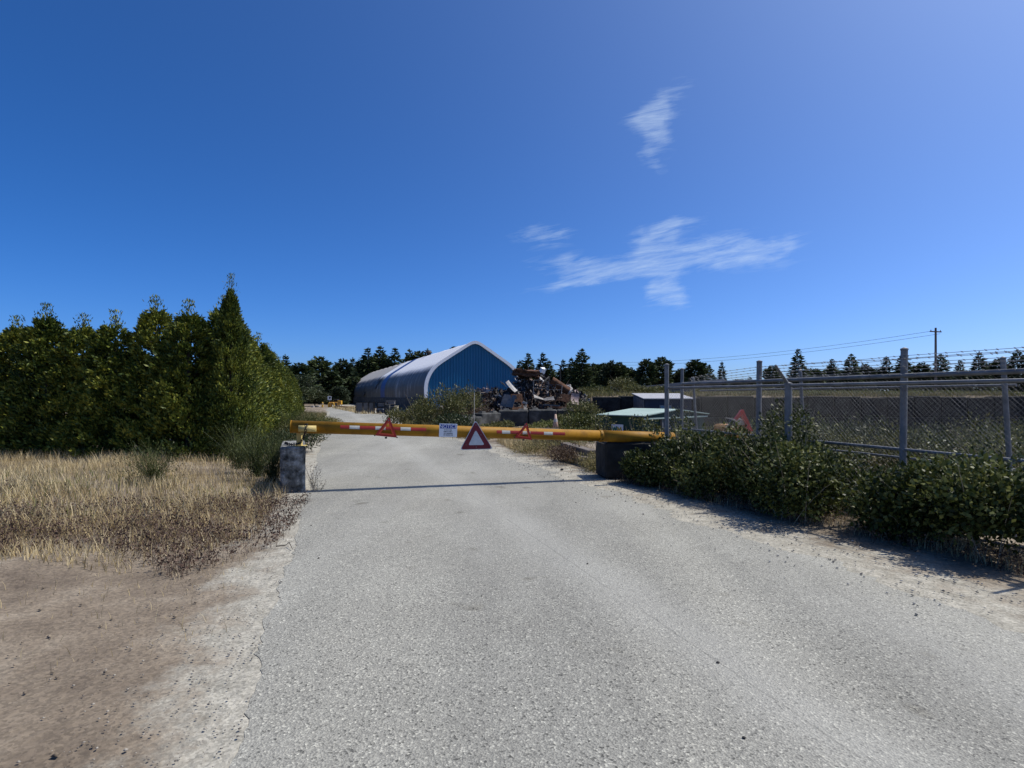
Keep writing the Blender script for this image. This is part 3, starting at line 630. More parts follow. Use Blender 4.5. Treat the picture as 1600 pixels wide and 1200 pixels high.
for (px, py, Y, w, k, lab) in [(474, 588, 84, 1.1, 'b0', 'grey-green rounded broadleaf tree beside the far left end of the road'), (492, 604, 88, 1.2, 'b0', 'lower grey-green broadleaf tree by the small white sign'), (530, 600, 96, 1.2, 'b1', 'dark green broadleaf tree left of the shed’s far end'), (455, 600, 70, 1.1, 'b1', 'dark broadleaf tree tucked behind the end of the cedar hedge')]:
    forest_tree(px, py, Y, k, lab.replace('’', "'"), 'broadleaf trees by the far road end', w)

# ================================================================== the barrier
BX0, BY0, BX1, BY1 = -3.70, 9.31, 2.98, 11.06; BZ0, BZ1 = 1.10, .785
def boom_pt(px):
    """point of the boom's axis seen in column px"""
    k = (px-800)/FPX; m_ = (BX1-BX0)/(BY1-BY0); Y = (BX0-m_*BY0)/(k-m_); t = (Y-BY0)/(BY1-BY0)
    return Vector((k*Y, Y, BZ0+(BZ1-BZ0)*t))
bd = Vector((BX1-BX0, BY1-BY0, BZ1-BZ0)).normalized(); bn = Vector((bd.y, -bd.x, 0)).normalized(); bu = bn.cross(bd) if bn.cross(bd).z > 0 else bd.cross(bn)
BR = .105
gate = thing('boom_gate', (BX1, BY1, 0), 'long yellow pipe barrier closing the road with red and white tape', 'barrier')
mb = MB(); a, b = Vector((BX0, BY0, BZ0)), Vector((BX1, BY1, BZ1)); j = boom_pt(938)
mb.tube([a, j], BR, 28); mb.build('boom_arm', M['boom'], gate, smooth=True)
mb = MB(); mb.tube([j-bd*.02, b+bd*.25], BR+.007, 28); mb.build('end_sleeve', M['boom'], gate, smooth=True)
for px in (938,):
    q = boom_pt(px); mb = MB(); mb.tube([q-bd*.035, q-bd*.02, q+bd*.02, q+bd*.035], [BR+.004, BR+.014, BR+.014, BR+.004], 28); mb.build('collar', M['boom'], gate)
    for a_ in (20, 75, -30, 140):
        t_ = math.radians(a_); v_ = bn*math.cos(t_)+bu*math.sin(t_); mb = MB(); mb.tube([q+v_*(BR+.012), q+v_*(BR+.024)], .011, 6); mb.build('bolt', M['steel_dark'], gate)
mb = MB(); mb.tube([a-bd*.012, a+bd*.004], BR+.004, 28); mb.build('end_plate', M['boom'], gate)
mb = MB(); mb.tube([b+bd*.1-Vector((0, 0, .14)), b+bd*.1+Vector((0, 0, .16))], .05, 12); mb.box(b+bd*.1-Vector((0, 0, .125)), (.34, .3, .03), 0, .004); mb.build('hinge', M['steel_dark'], gate)
def tape(name, px0, px1, m, dz=.0):
    """curved strip lying on the front of the pipe"""
    p0, p1 = boom_pt(px0), boom_pt(px1); mb = MB(); r = BR+.0025; vs = []; A = [-16, -8, 0, 8, 16]
    for p in (p0, p1):
        for t in A:
            th = math.radians(t+14+dz); vs.append(p+(bn*math.cos(th)+bu*math.sin(th))*r)
    mb.add(vs, [[i, i+1, 6+i, 5+i] for i in range(4)]); o = mb.build(name, m, gate); return o
for (x0, x1, c) in [(532, 546, 'r'), (546.3, 562, 'w'), (562.3, 586, 'r'), (586.3, 602, 'w'), (602.3, 625, 'r'), (625.3, 641, 'w'), (641.3, 665, 'r'),
                    (774, 782, 'r'), (782.3, 795, 'w'), (795.3, 814, 'r'), (814.3, 826, 'w'), (826.3, 847, 'r'), (847.3, 861, 'w'), (861.3, 880, 'r')]:
    tape('red_tape' if c == 'r' else 'white_tape', x0, x1, M['tapered' if c == 'r' else 'tapewhite'], -.06*(x0-600)/10)

# --- concrete blocks
def lock_block(loc, d, rz, label, m, group='concrete lock blocks', knobs=True, ch=.06, name='concrete_block'):
    t = thing(name, loc, label, 'block', group, rz); mb = MB(); mb.box((0, 0, d[2]/2), d, 0, ch); bm_o = mb.build('body', m, t, world=False)
    if knobs:
        n = max(1, int(round(d[0]/.75)))
        for i in range(n):
            mb = MB(); x = (i+.5)/n*d[0]-d[0]/2
            for (s0, s1, z0, z1) in ((.17, .10, d[2]-.002, d[2]+.09),):
                vs = [(x+a*s, b*s, z) for s, z in ((s0, z0), (s1, z1)) for a, b in ((-1, -1), (1, -1), (1, 1), (-1, 1))]
                mb.add(vs, [[4, 5, 6, 7]]+[[k, (k+1) % 4, 4+(k+1) % 4, 4+k] for k in range(4)])
            mb.build('knob', m, t, world=False)
    return t
def rough_block(loc, d, rz, label, m, cat='block', seed=3, ch=.07):
    t = thing('concrete_block', loc, label, cat, None, rz); bm = bmesh.new(); bmesh.ops.create_cube(bm, size=1)
    for v in bm.verts: v.co = Vector((v.co.x*d[0], v.co.y*d[1], (v.co.z+.5)*d[2]))
    vert = [e for e in bm.edges if abs(e.verts[0].co.z-e.verts[1].co.z) > .1] if ch > .05 else bm.edges[:]
    bmesh.ops.bevel(bm, geom=vert, offset=ch, segments=1, profile=.5, affect='EDGES')
    top = [e for e in bm.edges if e.verts[0].co.z > d[2]*.95 and e.verts[1].co.z > d[2]*.95]
    bmesh.ops.bevel(bm, geom=top, offset=.035, segments=2, profile=.6, affect='EDGES')
    bmesh.ops.triangulate(bm, faces=bm.faces[:]); bmesh.ops.subdivide_edges(bm, edges=bm.edges[:], cuts=3, use_grid_fill=True)
    bmesh.ops.subdivide_edges(bm, edges=bm.edges[:], cuts=1, use_grid_fill=True)
    from mathutils import noise as mn
    for v in bm.verts:
        n = v.co.normalized(); q = v.co*7+Vector((seed, 0, 0)); k = mn.noise(q)*.012+mn.noise(q*3)*.007
        v.co += Vector((v.co.x/d[0], v.co.y/d[1], 0)).normalized()*k if Vector((v.co.x, v.co.y, 0)).length > 1e-4 else Vector((0, 0, k)); v.co.z += mn.noise(q*1.5+Vector((9, 0, 0)))*.012*(v.co.z > .05)
    me = bpy.data.meshes.new('body'); bm.to_mesh(me); bm.free(); me.materials.append(m); link('body', me, t); return t
BLK = Vector((gx(457.5, 9.27)-.75*math.sin(math.radians(21)), 9.27+.75*math.cos(math.radians(21)), 0))
rough_block(BLK, (.40, 1.5, .76), math.radians(21), 'narrow weathered concrete block carrying the left gate post, chain lying on top', M['concrete'], ch=.06)
RB = Vector((gx(991, 10.75), 11.15, 0))
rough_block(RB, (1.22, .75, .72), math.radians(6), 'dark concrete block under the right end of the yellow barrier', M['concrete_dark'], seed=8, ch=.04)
# --- post with T bar that catches the boom's left end
pp = at(468, 700, 9.5); gp = thing('gate_post', (pp.x, pp.y, .755), 'short pale post with a yellow cross tube holding the barrier’s free end'.replace('’', "'"), 'post')
mb = MB(); px_ = at(469, 672, 9.28)
mb.box((pp.x, 9.5, .755+.13), (.085, .085, .26), .1, .006); mb.box((pp.x, 9.5, .762), (.2, .2, .014), .1, .002); mb.build('post', M['paleyellow'], gp)
l, r_ = at(466.5, 669.5, 9.19), at(494, 669.8, 9.26); mb = MB(); mb.tube([l, r_], .052, 18); mb.build('cross_tube', M['paleyellow'], gp, smooth=True)
mb = MB(); mb.box(((l+r_)/2+Vector((-.11, .1, -.09))), (.05, .16, .05), .1, .004); mb.build('bracket', M['paleyellow'], gp)
# --- chain: separate links
def chain(path, ll, name, label):
    pts = [Vector(p) for p in path]; seg = [(pts[i+1]-pts[i]).length for i in range(len(pts)-1)]; tot = sum(seg); n = int(tot/(ll*.72)); mb = MB()
    def P(s):
        for i, q in enumerate(seg):
            if s <= q or i == len(seg)-1: return pts[i]+(pts[i+1]-pts[i])*(s/q), (pts[i+1]-pts[i]).normalized()
            s -= q
    for i in range(n):
        c, t = P((i+.5)*tot/n); ref = Vector((0, 0, 1)) if abs(t.z) < .8 else Vector((1, 0, 0)); a = t.cross(ref).normalized(); b_ = t.cross(a)
        w = a if i % 2 else b_; ring = [c+t*math.cos(k/10*6.283)*ll*.5+w*math.sin(k/10*6.283)*ll*.3 for k in range(11)]; mb.tube(ring, ll*.10, 5, cap=False)
    o = mb.build(name, M['steel_dark'], None, org=pts[0]); return tag(o, label, 'chain')
c0 = at(478, 668, 9.10); yb = 9.34
pth = [at(481, 664.5, 9.22), at(478, 663.5, 9.12), c0, at(477, 675, 9.12), at(474, 684, 9.2), at(469, 692, 9.28)]
pth += [Vector((gx(464, 9.36), 9.36, .80)), Vector((gx(457, 9.46), 9.46, .785)), Vector((gx(450, 9.62), 9.62, .785)), Vector((gx(446, 9.85), 9.85, .785)), Vector((gx(442, 10.05), 10.05, .6))]
chain(pth, .062, 'chain', 'dark steel chain looped round the yellow cross tube and over the concrete block')

# --- warning triangles and signs hung on the boom
BH = Vector((bd.x, bd.y, 0)).normalized(); BNH = Vector((BH.y, -BH.x, 0))
def on_boom(px, py, off=.125):
    """point in the vertical plane just in front of the pipe"""
    p = boom_pt(px); Y = p.y-off/BH.x; return at(px, py, Y)
def frame_map(origin, right, up):
    nrm = right.cross(up); return lambda a, b, y: origin+right*a+up*b+nrm*y
def rounded(poly, r, n=5):
    out = []; k = len(poly)
    for i in range(k):
        p = Vector(poly[i]); a = (Vector(poly[i-1])-p).normalized(); b = (Vector(poly[(i+1) % k])-p).normalized(); half = math.acos(max(-1, min(1, a.dot(b))))/2; d = r/math.tan(half)
        s, e = p+a*d, p+b*d
        for j in range(n+1): t = j/n; q = s.lerp(p, t).lerp(p.lerp(e, t), t); out.append((q.x, q.y))
    return out
def ring_mb(outer, inner, y0, y1, fn):
    mb = MB(); n = len(outer); vs = [fn(a, b, y) for y in (y0, y1) for a, b in outer]+[fn(a, b, y) for y in (y0, y1) for a, b in inner]; fs = []
    for i in range(n):
        q = (i+1) % n; fs += [[i, q, n+q, n+i], [2*n+i, 3*n+i, 3*n+q, 2*n+q], [i, 2*n+i, 2*n+q, q], [n+i, n+q, 3*n+q, 3*n+i]]
    mb.add(vs, fs); return mb
def scaled(poly, k, c=None):
    c = c or (sum(p[0] for p in poly)/len(poly), sum(p[1] for p in poly)/len(poly)); return [(c[0]+(p[0]-c[0])*k, c[1]+(p[1]-c[1])*k) for p in poly]
def warn_triangle(pA, pL, pR, label):
    A, L_, R_ = on_boom(*pA), on_boom(*pL), on_boom(*pR); o = (A+L_+R_)/3
    t = thing('warning_triangle', o, label, 'warning triangle', 'hollow warning triangles on the barrier'); fn = frame_map(o, BH, Vector((0, 0, 1)))
    tri = [((p-o).dot(BH), p.z-o.z) for p in (A, R_, L_)]; out = rounded(tri, .014); inn = scaled(rounded(tri, .008), .52, (0, 0)); mid_o = scaled(out, .86, (0, 0)); mid_i = scaled(inn, 1.0/.52*.70, (0, 0))
    ring_mb(out, scaled(inn, 1.06, (0, 0)), -.006, .006, fn).build('frame', M['red'], t)
    ring_mb(scaled(out, .72, (0, 0)), inn, .003, .0085, fn).build('fluorescent_strip', M['redorange'], t)
    mb = MB(); m_ = (L_+R_)/2; mb.box(m_+Vector((0, 0, -.02)), (.035, .03, .03), 0, .003); mb.box(L_+Vector((0, .0, .002)), (.02, .03, .018), 0, .003); mb.box(R_+Vector((0, 0, .002)), (.02, .03, .018), 0, .003); mb.build('foot', M['black'], t)
    mb = MB(); mb.tube([A.lerp(o, .28)+Vector((0, -.009, 0)), A.lerp(o, .28)+Vector((0, -.016, 0))], .012, 10); mb.build('clip', M['galv'], t)
    return t
warn_triangle((608.2, 651), (585.5, 680.5), (620.5, 683.8), 'left hollow red warning triangle tilted on the barrier near the notice sign')
warn_triangle((823.2, 660), (804, 683.6), (831.2, 687.5), 'smaller hollow red triangle right of the solid one, nearest the traffic cone')
A, L_, R_ = on_boom(743, 656.0), on_boom(718.5, 703.2), on_boom(770.5, 701.8); o = (A+L_+R_)/3
bt = thing('triangle_sign', o, 'large dark red triangular sign with pale grey centre hanging on the barrier', 'sign'); fn = frame_map(o, BH, Vector((0, 0, 1)))
tri = [((p-o).dot(BH), p.z-o.z) for p in (A, R_, L_)]; out = rounded(tri, .035)
mb = MB(); mb.prism(out, -.004, .0, fn); mb.build('back_plate', M['palegrey'], bt)
mb = MB(); mb.prism(scaled(out, .94, (0, 0)), .0, .002, fn); mb.build('red_face', M['maroon'], bt)
tin = [((on_boom(px, py)-o).dot(BH), on_boom(px, py).z-o.z) for px, py in ((743.3, 671.5), (757, 695.2), (731.8, 695.6))]; mb = MB(); mb.prism(rounded(tin, .022), .002, .004, fn); mb.build('pale_centre', M['palegrey'], bt)
mb = MB()
for (px, py) in ((743.5, 664), (744, 698.5), (728, 695), (766, 699), (751.5, 679.5)):
    c = on_boom(px, py); mb.tube([c+BNH*.002, c+BNH*.008], .008, 8)
mb.build('bolt', M['galv'], bt)
c = on_boom(700.3, 672.3, .118); Yb = c.y; bang = math.atan2(BH.y, BH.x)
ns = thing('notice_sign', c, 'white notice board with blue heading band hanging on the barrier', 'sign'); W_, H_ = 28.2*Yb/FPX, 20.8*Yb/FPX
Rm = Matrix.Rotation(bang, 3, 'Z') @ Matrix.Rotation(math.radians(2), 3, 'Y'); fn = frame_map(c, Rm @ Vector((1, 0, 0)), Rm @ Vector((0, 0, 1)))
mb = MB(); mb.prism(rounded([(-W_/2, -H_/2), (W_/2, -H_/2), (W_/2, H_/2), (-W_/2, H_/2)], .008, 3), -.003, 0, fn); mb.build('board', M['white'], ns)
mb = MB(); mb.prism([(-W_*.455, H_*.13), (W_*.455, H_*.13), (W_*.455, H_*.43), (-W_*.455, H_*.43)], 0, .0015, fn); band = mb.build('heading_band', M['bluesign'], ns)
rot = Matrix.Rotation(bang, 4, 'Z') @ Matrix.Rotation(math.radians(2), 4, 'Y') @ Matrix.Rotation(math.pi/2, 4, 'X')
text_part('heading_letters', 'NOTICE', H_*.36, M['white'], Matrix.Translation(fn(0, H_*.275, .003)-c) @ rot @ Matrix.Diagonal((1.02, 1, 1, 1)), ns, .001)
mb = MB(); rr = random.Random(3)
for k, wd in enumerate((.46, .5, .48, .5)):                     # lines too small to read in the photograph: short dark strokes
    x = -W_*wd/2; zc = H_*(.02-.125*k)
    while x < W_*wd/2-.004:
        w = rr.uniform(.006, .011); mb.prism([(x, zc-H_*.035), (x+w, zc-H_*.035), (x+w, zc+H_*.035), (x, zc+H_*.035)], 0, .0012, fn); x += w+rr.choice((.003, .003, .003, .010))
mb.build('small_print', M['ink'], ns)
mb = MB(); yr = boom_pt(740.6).y+.118; q = at(740.6, 613, yr); mb.tube([(q.x, yr, .86), (q.x+.008, yr, q.z)], .006, 6); tag(mb.build('marker_rod', M['paleblond'], None, org=(q.x, yr, .86)), 'thin pale rod standing upright behind the large red triangle', 'rod')

# ================================================================== blue shed
SL = 83.0; P0 = Vector((-4.05, 61, 0)); AX = Vector((-.371, .928, 0)).normalized(); AG = Vector((.928, .371, 0)).normalized()
shed = thing('fabric_shed', P0, 'long shed with blue ribbed end wall under a stained white fabric cover', 'shed')
PRO = [(0, 7.68), (.35, 7.62), (.75, 7.42), (2.54, 6.28), (3.86, 5.42), (4.45, 4.98), (4.85, 4.55), (5.15, 4.1), (5.38, 3.6), (5.52, 3.1), (5.58, 2.6), (5.55, 1.4)]
def dens(p, n):
    p = np.array(p); d = np.r_[0, np.cumsum(np.hypot(*np.diff(p, axis=0).T))]; s = np.linspace(0, d[-1], n); return np.column_stack([np.interp(s, d, p[:, 0]), np.interp(s, d, p[:, 1])])
half = dens(PRO, 34)
def shed_pt(s, w, z): return P0+AX*s+AG*w+Vector((0, 0, z))
svals = np.arange(0, SL+.01, .5); prof = np.vstack([half[::-1]*[-1, 1], half[1:]]); V = []; F = []; mi = []
from mathutils import noise as mnz
for s in svals:
    bay = abs(math.sin(math.pi*s/6.0)); sag = (.05+.22*float(sstep(38, 50, s)))*bay; drop = .55*float(sstep(40, 83, s))
    for (w, z) in prof:
        wall = min(1, max(0, (5.2-z)/2.5)); k = mnz.noise(Vector((s*.35, z*.25, w)))*.16*wall*(1+1.3*float(sstep(36, 48, s)))+mnz.noise(Vector((s*1.6, z*.2, 3)))*.07*wall
        hem = (.22*mnz.noise(Vector((s*.5, 0, 7)))-.35*float(sstep(31, 34, s))) if z < 1.6 else 0
        q = 1-sag*.09-k*.09
        V.append(shed_pt(s, w*q, (z-sag*(z > 4)*.8+hem-drop*.35*(z < 3))))
n = len(prof)
for i in range(len(svals)-1):
    for k_ in range(n-1):
        F.append((i*n+k_, i*n+k_+1, (i+1)*n+k_+1, (i+1)*n+k_)); mi.append(1 if 27.4 <= svals[i] < 31.4 else (2 if svals[i] >= 38 else 0))
M['fabric'] = None
def fabric(name, white, dirt_shade, amt, seed):
    m = bpy.data.materials.new(name); m.use_nodes = True; nt = m.node_tree; N = nt.nodes; L = nt.links; p = N['Principled BSDF']; p.inputs['Roughness'].default_value = .6
    g = N.new('ShaderNodeTexCoord'); mp = N.new('ShaderNodeMapping'); mp.inputs['Rotation'].default_value = (0, 0, -math.atan2(AX.y, AX.x)); L.new(g.outputs['Object'], mp.inputs[0])
    m2 = N.new('ShaderNodeMapping'); m2.inputs['Scale'].default_value = (2.3, .12, .08); m2.inputs['Location'].default_value = (seed, 0, 0); L.new(mp.outputs[0], m2.inputs[0])
    n1 = N.new('ShaderNodeTexNoise'); n1.inputs['Scale'].default_value = 1.1; n1.inputs['Detail'].default_value = 8; n1.inputs['Roughness'].default_value = .7; L.new(m2.outputs[0], n1.inputs[0])
    n2 = N.new('ShaderNodeTexNoise'); n2.inputs['Scale'].default_value = .3; n2.inputs['Detail'].default_value = 4; L.new(mp.outputs[0], n2.inputs[0])
    # mildew streaks, plus the walls' shade put into the colour below the shoulder
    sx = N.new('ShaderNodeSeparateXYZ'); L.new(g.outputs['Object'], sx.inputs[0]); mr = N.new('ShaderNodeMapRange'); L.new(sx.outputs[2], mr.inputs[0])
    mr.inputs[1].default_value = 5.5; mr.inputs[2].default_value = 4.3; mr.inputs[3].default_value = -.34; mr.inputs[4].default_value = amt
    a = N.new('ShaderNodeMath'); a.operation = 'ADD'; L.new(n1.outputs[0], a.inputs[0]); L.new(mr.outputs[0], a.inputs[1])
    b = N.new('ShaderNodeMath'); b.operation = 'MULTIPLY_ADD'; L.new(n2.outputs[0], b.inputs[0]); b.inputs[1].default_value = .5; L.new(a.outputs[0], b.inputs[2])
    cr = N.new('ShaderNodeValToRGB'); cr.color_ramp.elements[0].position = .62; cr.color_ramp.elements[1].position = 1.0; cr.color_ramp.elements[0].color = (*white, 1); cr.color_ramp.elements[1].color = (*dirt_shade, 1)
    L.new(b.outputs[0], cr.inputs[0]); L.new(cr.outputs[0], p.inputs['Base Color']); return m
fm = [fabric('stained_shaded_white_fabric', (.78, .775, .76), (.08, .076, .064), .30, 0), mat('blue_fabric_band', [(.3, (.02, .06, .19)), (.7, (.03, .08, .25))], 1, .55), fabric('old_beige_fabric', (.40, .37, .32), (.06, .06, .056), .42, 40)]
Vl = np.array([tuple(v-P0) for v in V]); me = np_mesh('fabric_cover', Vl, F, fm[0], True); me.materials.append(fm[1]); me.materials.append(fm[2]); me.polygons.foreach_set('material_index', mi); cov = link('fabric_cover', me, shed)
# the loose, torn flaps of the old back part
mb = MB()
for k, (s0_, w, lo, hi, sk) in enumerate(((34.2, 1.3, 2.9, 4.95, 2.6), (37.6, .8, 3.9, 4.9, -.8), (52, 3.2, 1.7, 2.5, 2.0))):
    vs = []
    for i in range(9):
        for j_ in range(4):
            q = i/8; z = lo+(hi-lo)*q; wd = w*(.25+.75*math.sin(math.pi*(.12+.8*q)))*(1+.3*math.sin(i*2.3+k)); t = np.interp(z, [x[1] for x in PRO[::-1]], [x[0] for x in PRO[::-1]])+.10+.05*math.sin(i*1.7+j_*2); vs.append(shed_pt(s0_+sk*(1-q)+wd*(j_/3-.5), -t, z))
    mb.add(vs, [[i*4+j_, i*4+j_+1, i*4+j_+5, i*4+j_+4] for i in range(8) for j_ in range(3)])
mb.build('torn_flap', M['tarpdark'], shed); fl = [x for x in bpy.data.objects if x.name.startswith('torn_flap')][-1]
# ribbed end wall
M['bluewall'] = mat('blue_ribbed_steel', [(.3, (.004, .10, .215)), (.7, (.007, .125, .26))], .5, .4, stretch=(4, 4, .3))
vs = []; fs = []; xsb = []
pz = lambda w: float(np.interp(abs(w), [x[0] for x in PRO[:-2]], [x[1] for x in PRO[:-2]]))-.12
w = -5.44
while w < 5.44:
    xsb += [(w, 0), (w+.10, 0), (w+.14, -.05), (w+.26, -.05), (w+.30, 0)]; w += .32
xsb = [(x, d) for x, d in xsb if x < 5.45]
for x, d in xsb: vs += [shed_pt(.12+d, x, 0.0), shed_pt(.12+d, x, pz(x))]
fs = [[2*i, 2*i+2, 2*i+3, 2*i+1] for i in range(len(xsb)-1)]
mb = MB(); mb.add(vs, fs); mb.build('end_wall', M['bluewall'], shed)
# white trim round the end
mb = MB(); pr = dens(PRO, 40); pr = np.vstack([pr[::-1]*[-1, 1], pr[1:]]); vs = []; fs = []
for (w, z) in pr:
    for (ds, q) in ((-.14, 1.02), (-.14, .955), (.05, .955), (.05, 1.02)): vs.append(shed_pt(ds, w*q, 1.3+(z-1.3)*(1.012 if q > 1 else .960)))
for i in range(len(pr)-1):
    for k in range(4): fs.append([4*i+k, 4*i+(k+1) % 4, 4*i+4+(k+1) % 4, 4*i+4+k])
mb.add(vs, fs); mb.build('white_trim', M['trimwhite'], shed)
mb = MB(); c = P0+AX*4+Vector((0, 0, 7.95)); mb.box(c, (.6, .5, .45), math.atan2(AX.y, AX.x), .05); 
c = shed_pt(22, 0, 7.85); mb = MB(); mb.tube([c-Vector((0, 0, .3)), c+Vector((0, 0, .25))], .32, 12); mb.tube([c+Vector((0, 0, .25)), c+Vector((0, 0, .55))], [.5, .2], 12); mb.build('roof_vent', M['steel_dark'], shed)
# block walls that carry the cover
mb = MB(); mb.prism([(-5.68, 0), (-5.16, 0), (-5.16, 1.5), (-5.68, 1.5)], .3, SL, lambda a, b, y: shed_pt(y, a, b)); mb.prism([(5.1, 0), (5.62, 0), (5.62, 1.5), (5.1, 1.5)], .3, SL, lambda a, b, y: shed_pt(y, a, b)); mb.build('base_wall', M['concrete_old'], shed)
mb = MB(); mb.prism([(-5.3, 0), (5.3, 0), (5.3, 3.2), (-5.3, 3.2)], SL-.4, SL-.2, lambda a, b, y: shed_pt(y, a, b)); vsx = [(w, z-.15) for w, z in prof]
mb.prism(vsx, SL-.19, SL-.05, lambda a, b, y: shed_pt(y, a*.97, max(b, 1.3))); mb.build('back_wall', M['greywall'], shed)

# --- gate panels in front of the shed's side
gpan = []
for i, (x0, x1) in enumerate(((556, 567), (567.4, 576), (576.4, 584))):
    Yp = 53.5-.35*i; a, b = at(x0, 628, Yp), at(x1, 628, Yp); zt = a.z; mb = MB()
    t = thing('metal_gate', (a.x, Yp, 0), ['farthest left tall dark metal gate panel under the shed cover', 'middle dark metal gate panel with a pale sheet, beside the shed', 'right-hand dark metal gate panel next to the stacked bins'][i], 'gate', 'metal gates by the shed')
    for x in (a.x, b.x): mb.box((x, Yp, zt/2), (.07, .07, zt), 0)
    mb.box(((a.x+b.x)/2, Yp, zt-.03), (b.x-a.x-.07, .06, .06)); mb.box(((a.x+b.x)/2, Yp, .12), (b.x-a.x-.07, .06, .06)); mb.build('frame', M['steel_dark'], t)
    mb = MB(); k = 6
    vs = []; 
    for q in range(k+1):
        x = a.x+.05+(b.x-a.x-.1)*q/k; vs += [(x, Yp+.03*(q % 2), .16), (x, Yp+.03*(q % 2), zt-.07)]
    mb.add(vs, [[2*q, 2*q+2, 2*q+3, 2*q+1] for q in range(k)]); mb.build('ribbed_sheet', M['greywall'] if i != 1 else M['scrapgrey'], t)
Yp = 52.6
a, b = at(585, 628, Yp), at(601, 628, Yp); t = thing('storage_rack', (a.x, Yp, 0), 'dark open rack with a tarpaulin bundle inside, below the blue cover band', 'rack'); mb = MB()
for x in (a.x, b.x):
    for dy in (0, 1.2): mb.box((x, Yp+dy, a.z/2), (.08, .08, a.z))
for z in (a.z-.04, a.z*.5): 
    for dy in (0, 1.2): mb.box(((a.x+b.x)/2, Yp+dy, z), (b.x-a.x-.08, .07, .07))
    for x in (a.x, b.x): mb.box((x, Yp+.6, z), (.06, 1.13, .06))
mb.build('frame', M['steel_dark'], t); mb = MB(); mb.box(((a.x+b.x)/2, Yp+.6, .26), (b.x-a.x-.2, .9, .42), 0, .1); mb.build('tarp_bundle', M['scrapblue'], t); mb = MB(); mb.box(((a.x+b.x)/2, Yp+1.1, a.z*.73), (b.x-a.x-.15, .06, .3), 0, .01); mb.build('backing_board', M['scrapgrey'], t)
for (x0, x1, y0, y1, Yq, m, lab) in ((602, 609, 633, 641, 50.5, 'concrete_old', 'grey concrete bin half hidden at the left of the olive shrubs'), (610, 616, 636, 642.5, 49.5, 'concrete_old', 'low grey crate on the apron beside the rack'), (617, 622, 635, 640, 49, 'beige', 'small cream box beside the olive shrubs near the shed'), (604, 617, 627, 632, 55, 'scrapgrey', 'pale stacked slabs lying on the shed’s base wall')):
    a, b = at(x0, y1, Yq), at(x1, y0, Yq); z0 = 0 if Yq < 54 else a.z; t = thing('storage_bin', ((a.x+b.x)/2, Yq, z0), lab.replace('’', "'"), 'bin'); mb = MB()
    mb.box(((a.x+b.x)/2, Yq, (z0+b.z)/2), (b.x-a.x, .7, b.z-z0), .1, .03); mb.build('box', M[m], t); mb = MB(); mb.box(((a.x+b.x)/2, Yq, b.z+.022), (b.x-a.x+.06, .76, .04), .1, .01); mb.build('lid', M[m], t)

# --- far end of the road
Yq = 82
t = thing('bollard', at(504, 638, Yq), 'single yellow bollard at the far end of the road', 'bollard'); c = at(504, 637, Yq); mb = MB(); mb.tube([(c.x, Yq, -.05), (c.x, Yq, .74), (c.x, Yq, .82)], [.115, .115, .06], 12); mb.build('pipe', M['yellowmach'], t); mb = MB(); mb.tube([(c.x, Yq, .5), (c.x, Yq, .6)], .12, 12); mb.build('reflective_band', M['tapewhite'], t)
c = at(515, 622, 84); t = thing('small_sign', (c.x, 84, 0), 'small white square sign with dark marking at the far road end', 'sign'); mb = MB(); mb.tube([(c.x, 84, 0), (c.x, 84, 1.1)], .04, 8); mb.build('post', M['galvdull'], t); mb = MB(); mb.box((c.x, 83.95, c.z), (.58, .03, .58), 0, .01); mb.build('panel', M['white'], t); mb = MB(); mb.box((c.x+.06, 83.93, c.z+.02), (.24, .012, .3)); mb.box((c.x+.06, 83.925, c.z+.18), (.36, .012, .06)); mb.build('dark_marking', M['ink'], t)
c = at(517.5, 634, 83); t = thing('pipe_guard', (c.x, 83, 0), 'yellow bent pipe guard frame below the small white sign', 'guard rail'); mb = MB(); mb.tube([(c.x-.42, 83, 0), (c.x-.42, 83, .55), (c.x-.3, 83, .7), (c.x+.3, 83, .7), (c.x+.42, 83, .55), (c.x+.42, 83, 0)], .09, 8); mb.build('bent_pipe', M['yellowmach'], t); mb = MB(); mb.box((c.x-.2, 83.05, .32), (.3, .1, .6), 0, .02); mb.build('panel', M['orangemach'], t)
c = at(531, 630, 86); t = thing('yellow_cabinet', (c.x, 86, 0), 'yellow metal cabinet on legs left of the shed’s far end'.replace('’', "'"), 'cabinet'); mb = MB(); mb.box((c.x, 86, c.z+.1), (.62, .5, .6), 0, .03); mb.build('box', M['yellowmach'], t); mb = MB()
for dx in (-.25, .25): mb.box((c.x+dx, 86, (c.z-.2)/2), (.06, .06, c.z-.2))
mb.build('leg', M['steel_dark'], t); mb = MB(); mb.box((c.x, 85.73, c.z+.1), (.5, .02, .48), 0, .008); mb.build('door', M['orangemach'], t)
c = at(524, 632, 88); t = thing('wheel_loader', (c.x-.2, 88, 0), 'partly hidden yellow and brown loader parked at the far road end', 'loader'); mb = MB(); mb.box((c.x, 88, .55), (1.3, 1.8, .45), 0, .08); mb.build('body', M['orangemach'], t); mb = MB(); mb.box((c.x+.1, 88.2, 1.0), (.7, .8, .45), 0, .06); mb.build('cab', M['steel_dark'], t)
for dx in (-.45, .45):
    mb = MB(); mb.tube([(c.x+dx-.12, 87.2, .32), (c.x+dx+.12, 87.2, .32)], .32, 14); mb.build('wheel', M['black'], t)
for k, (px, Yk) in enumerate(((489, 80), (493.5, 81), (498, 82.5))):
    c = at(px, 636, Yk); tag(rough_block((c.x, Yk, 0), (.45, .4, .32), k*.7, ['pale boulder', 'mossy boulder', 'small boulder'][k]+[' farthest left at the road end', ' between two others left of the yellow bollard', ' closest to the yellow bollard'][k], M['scrappale'] if k != 1 else M['concrete_old'], 'boulder', seed=k+20, ch=.12)); 
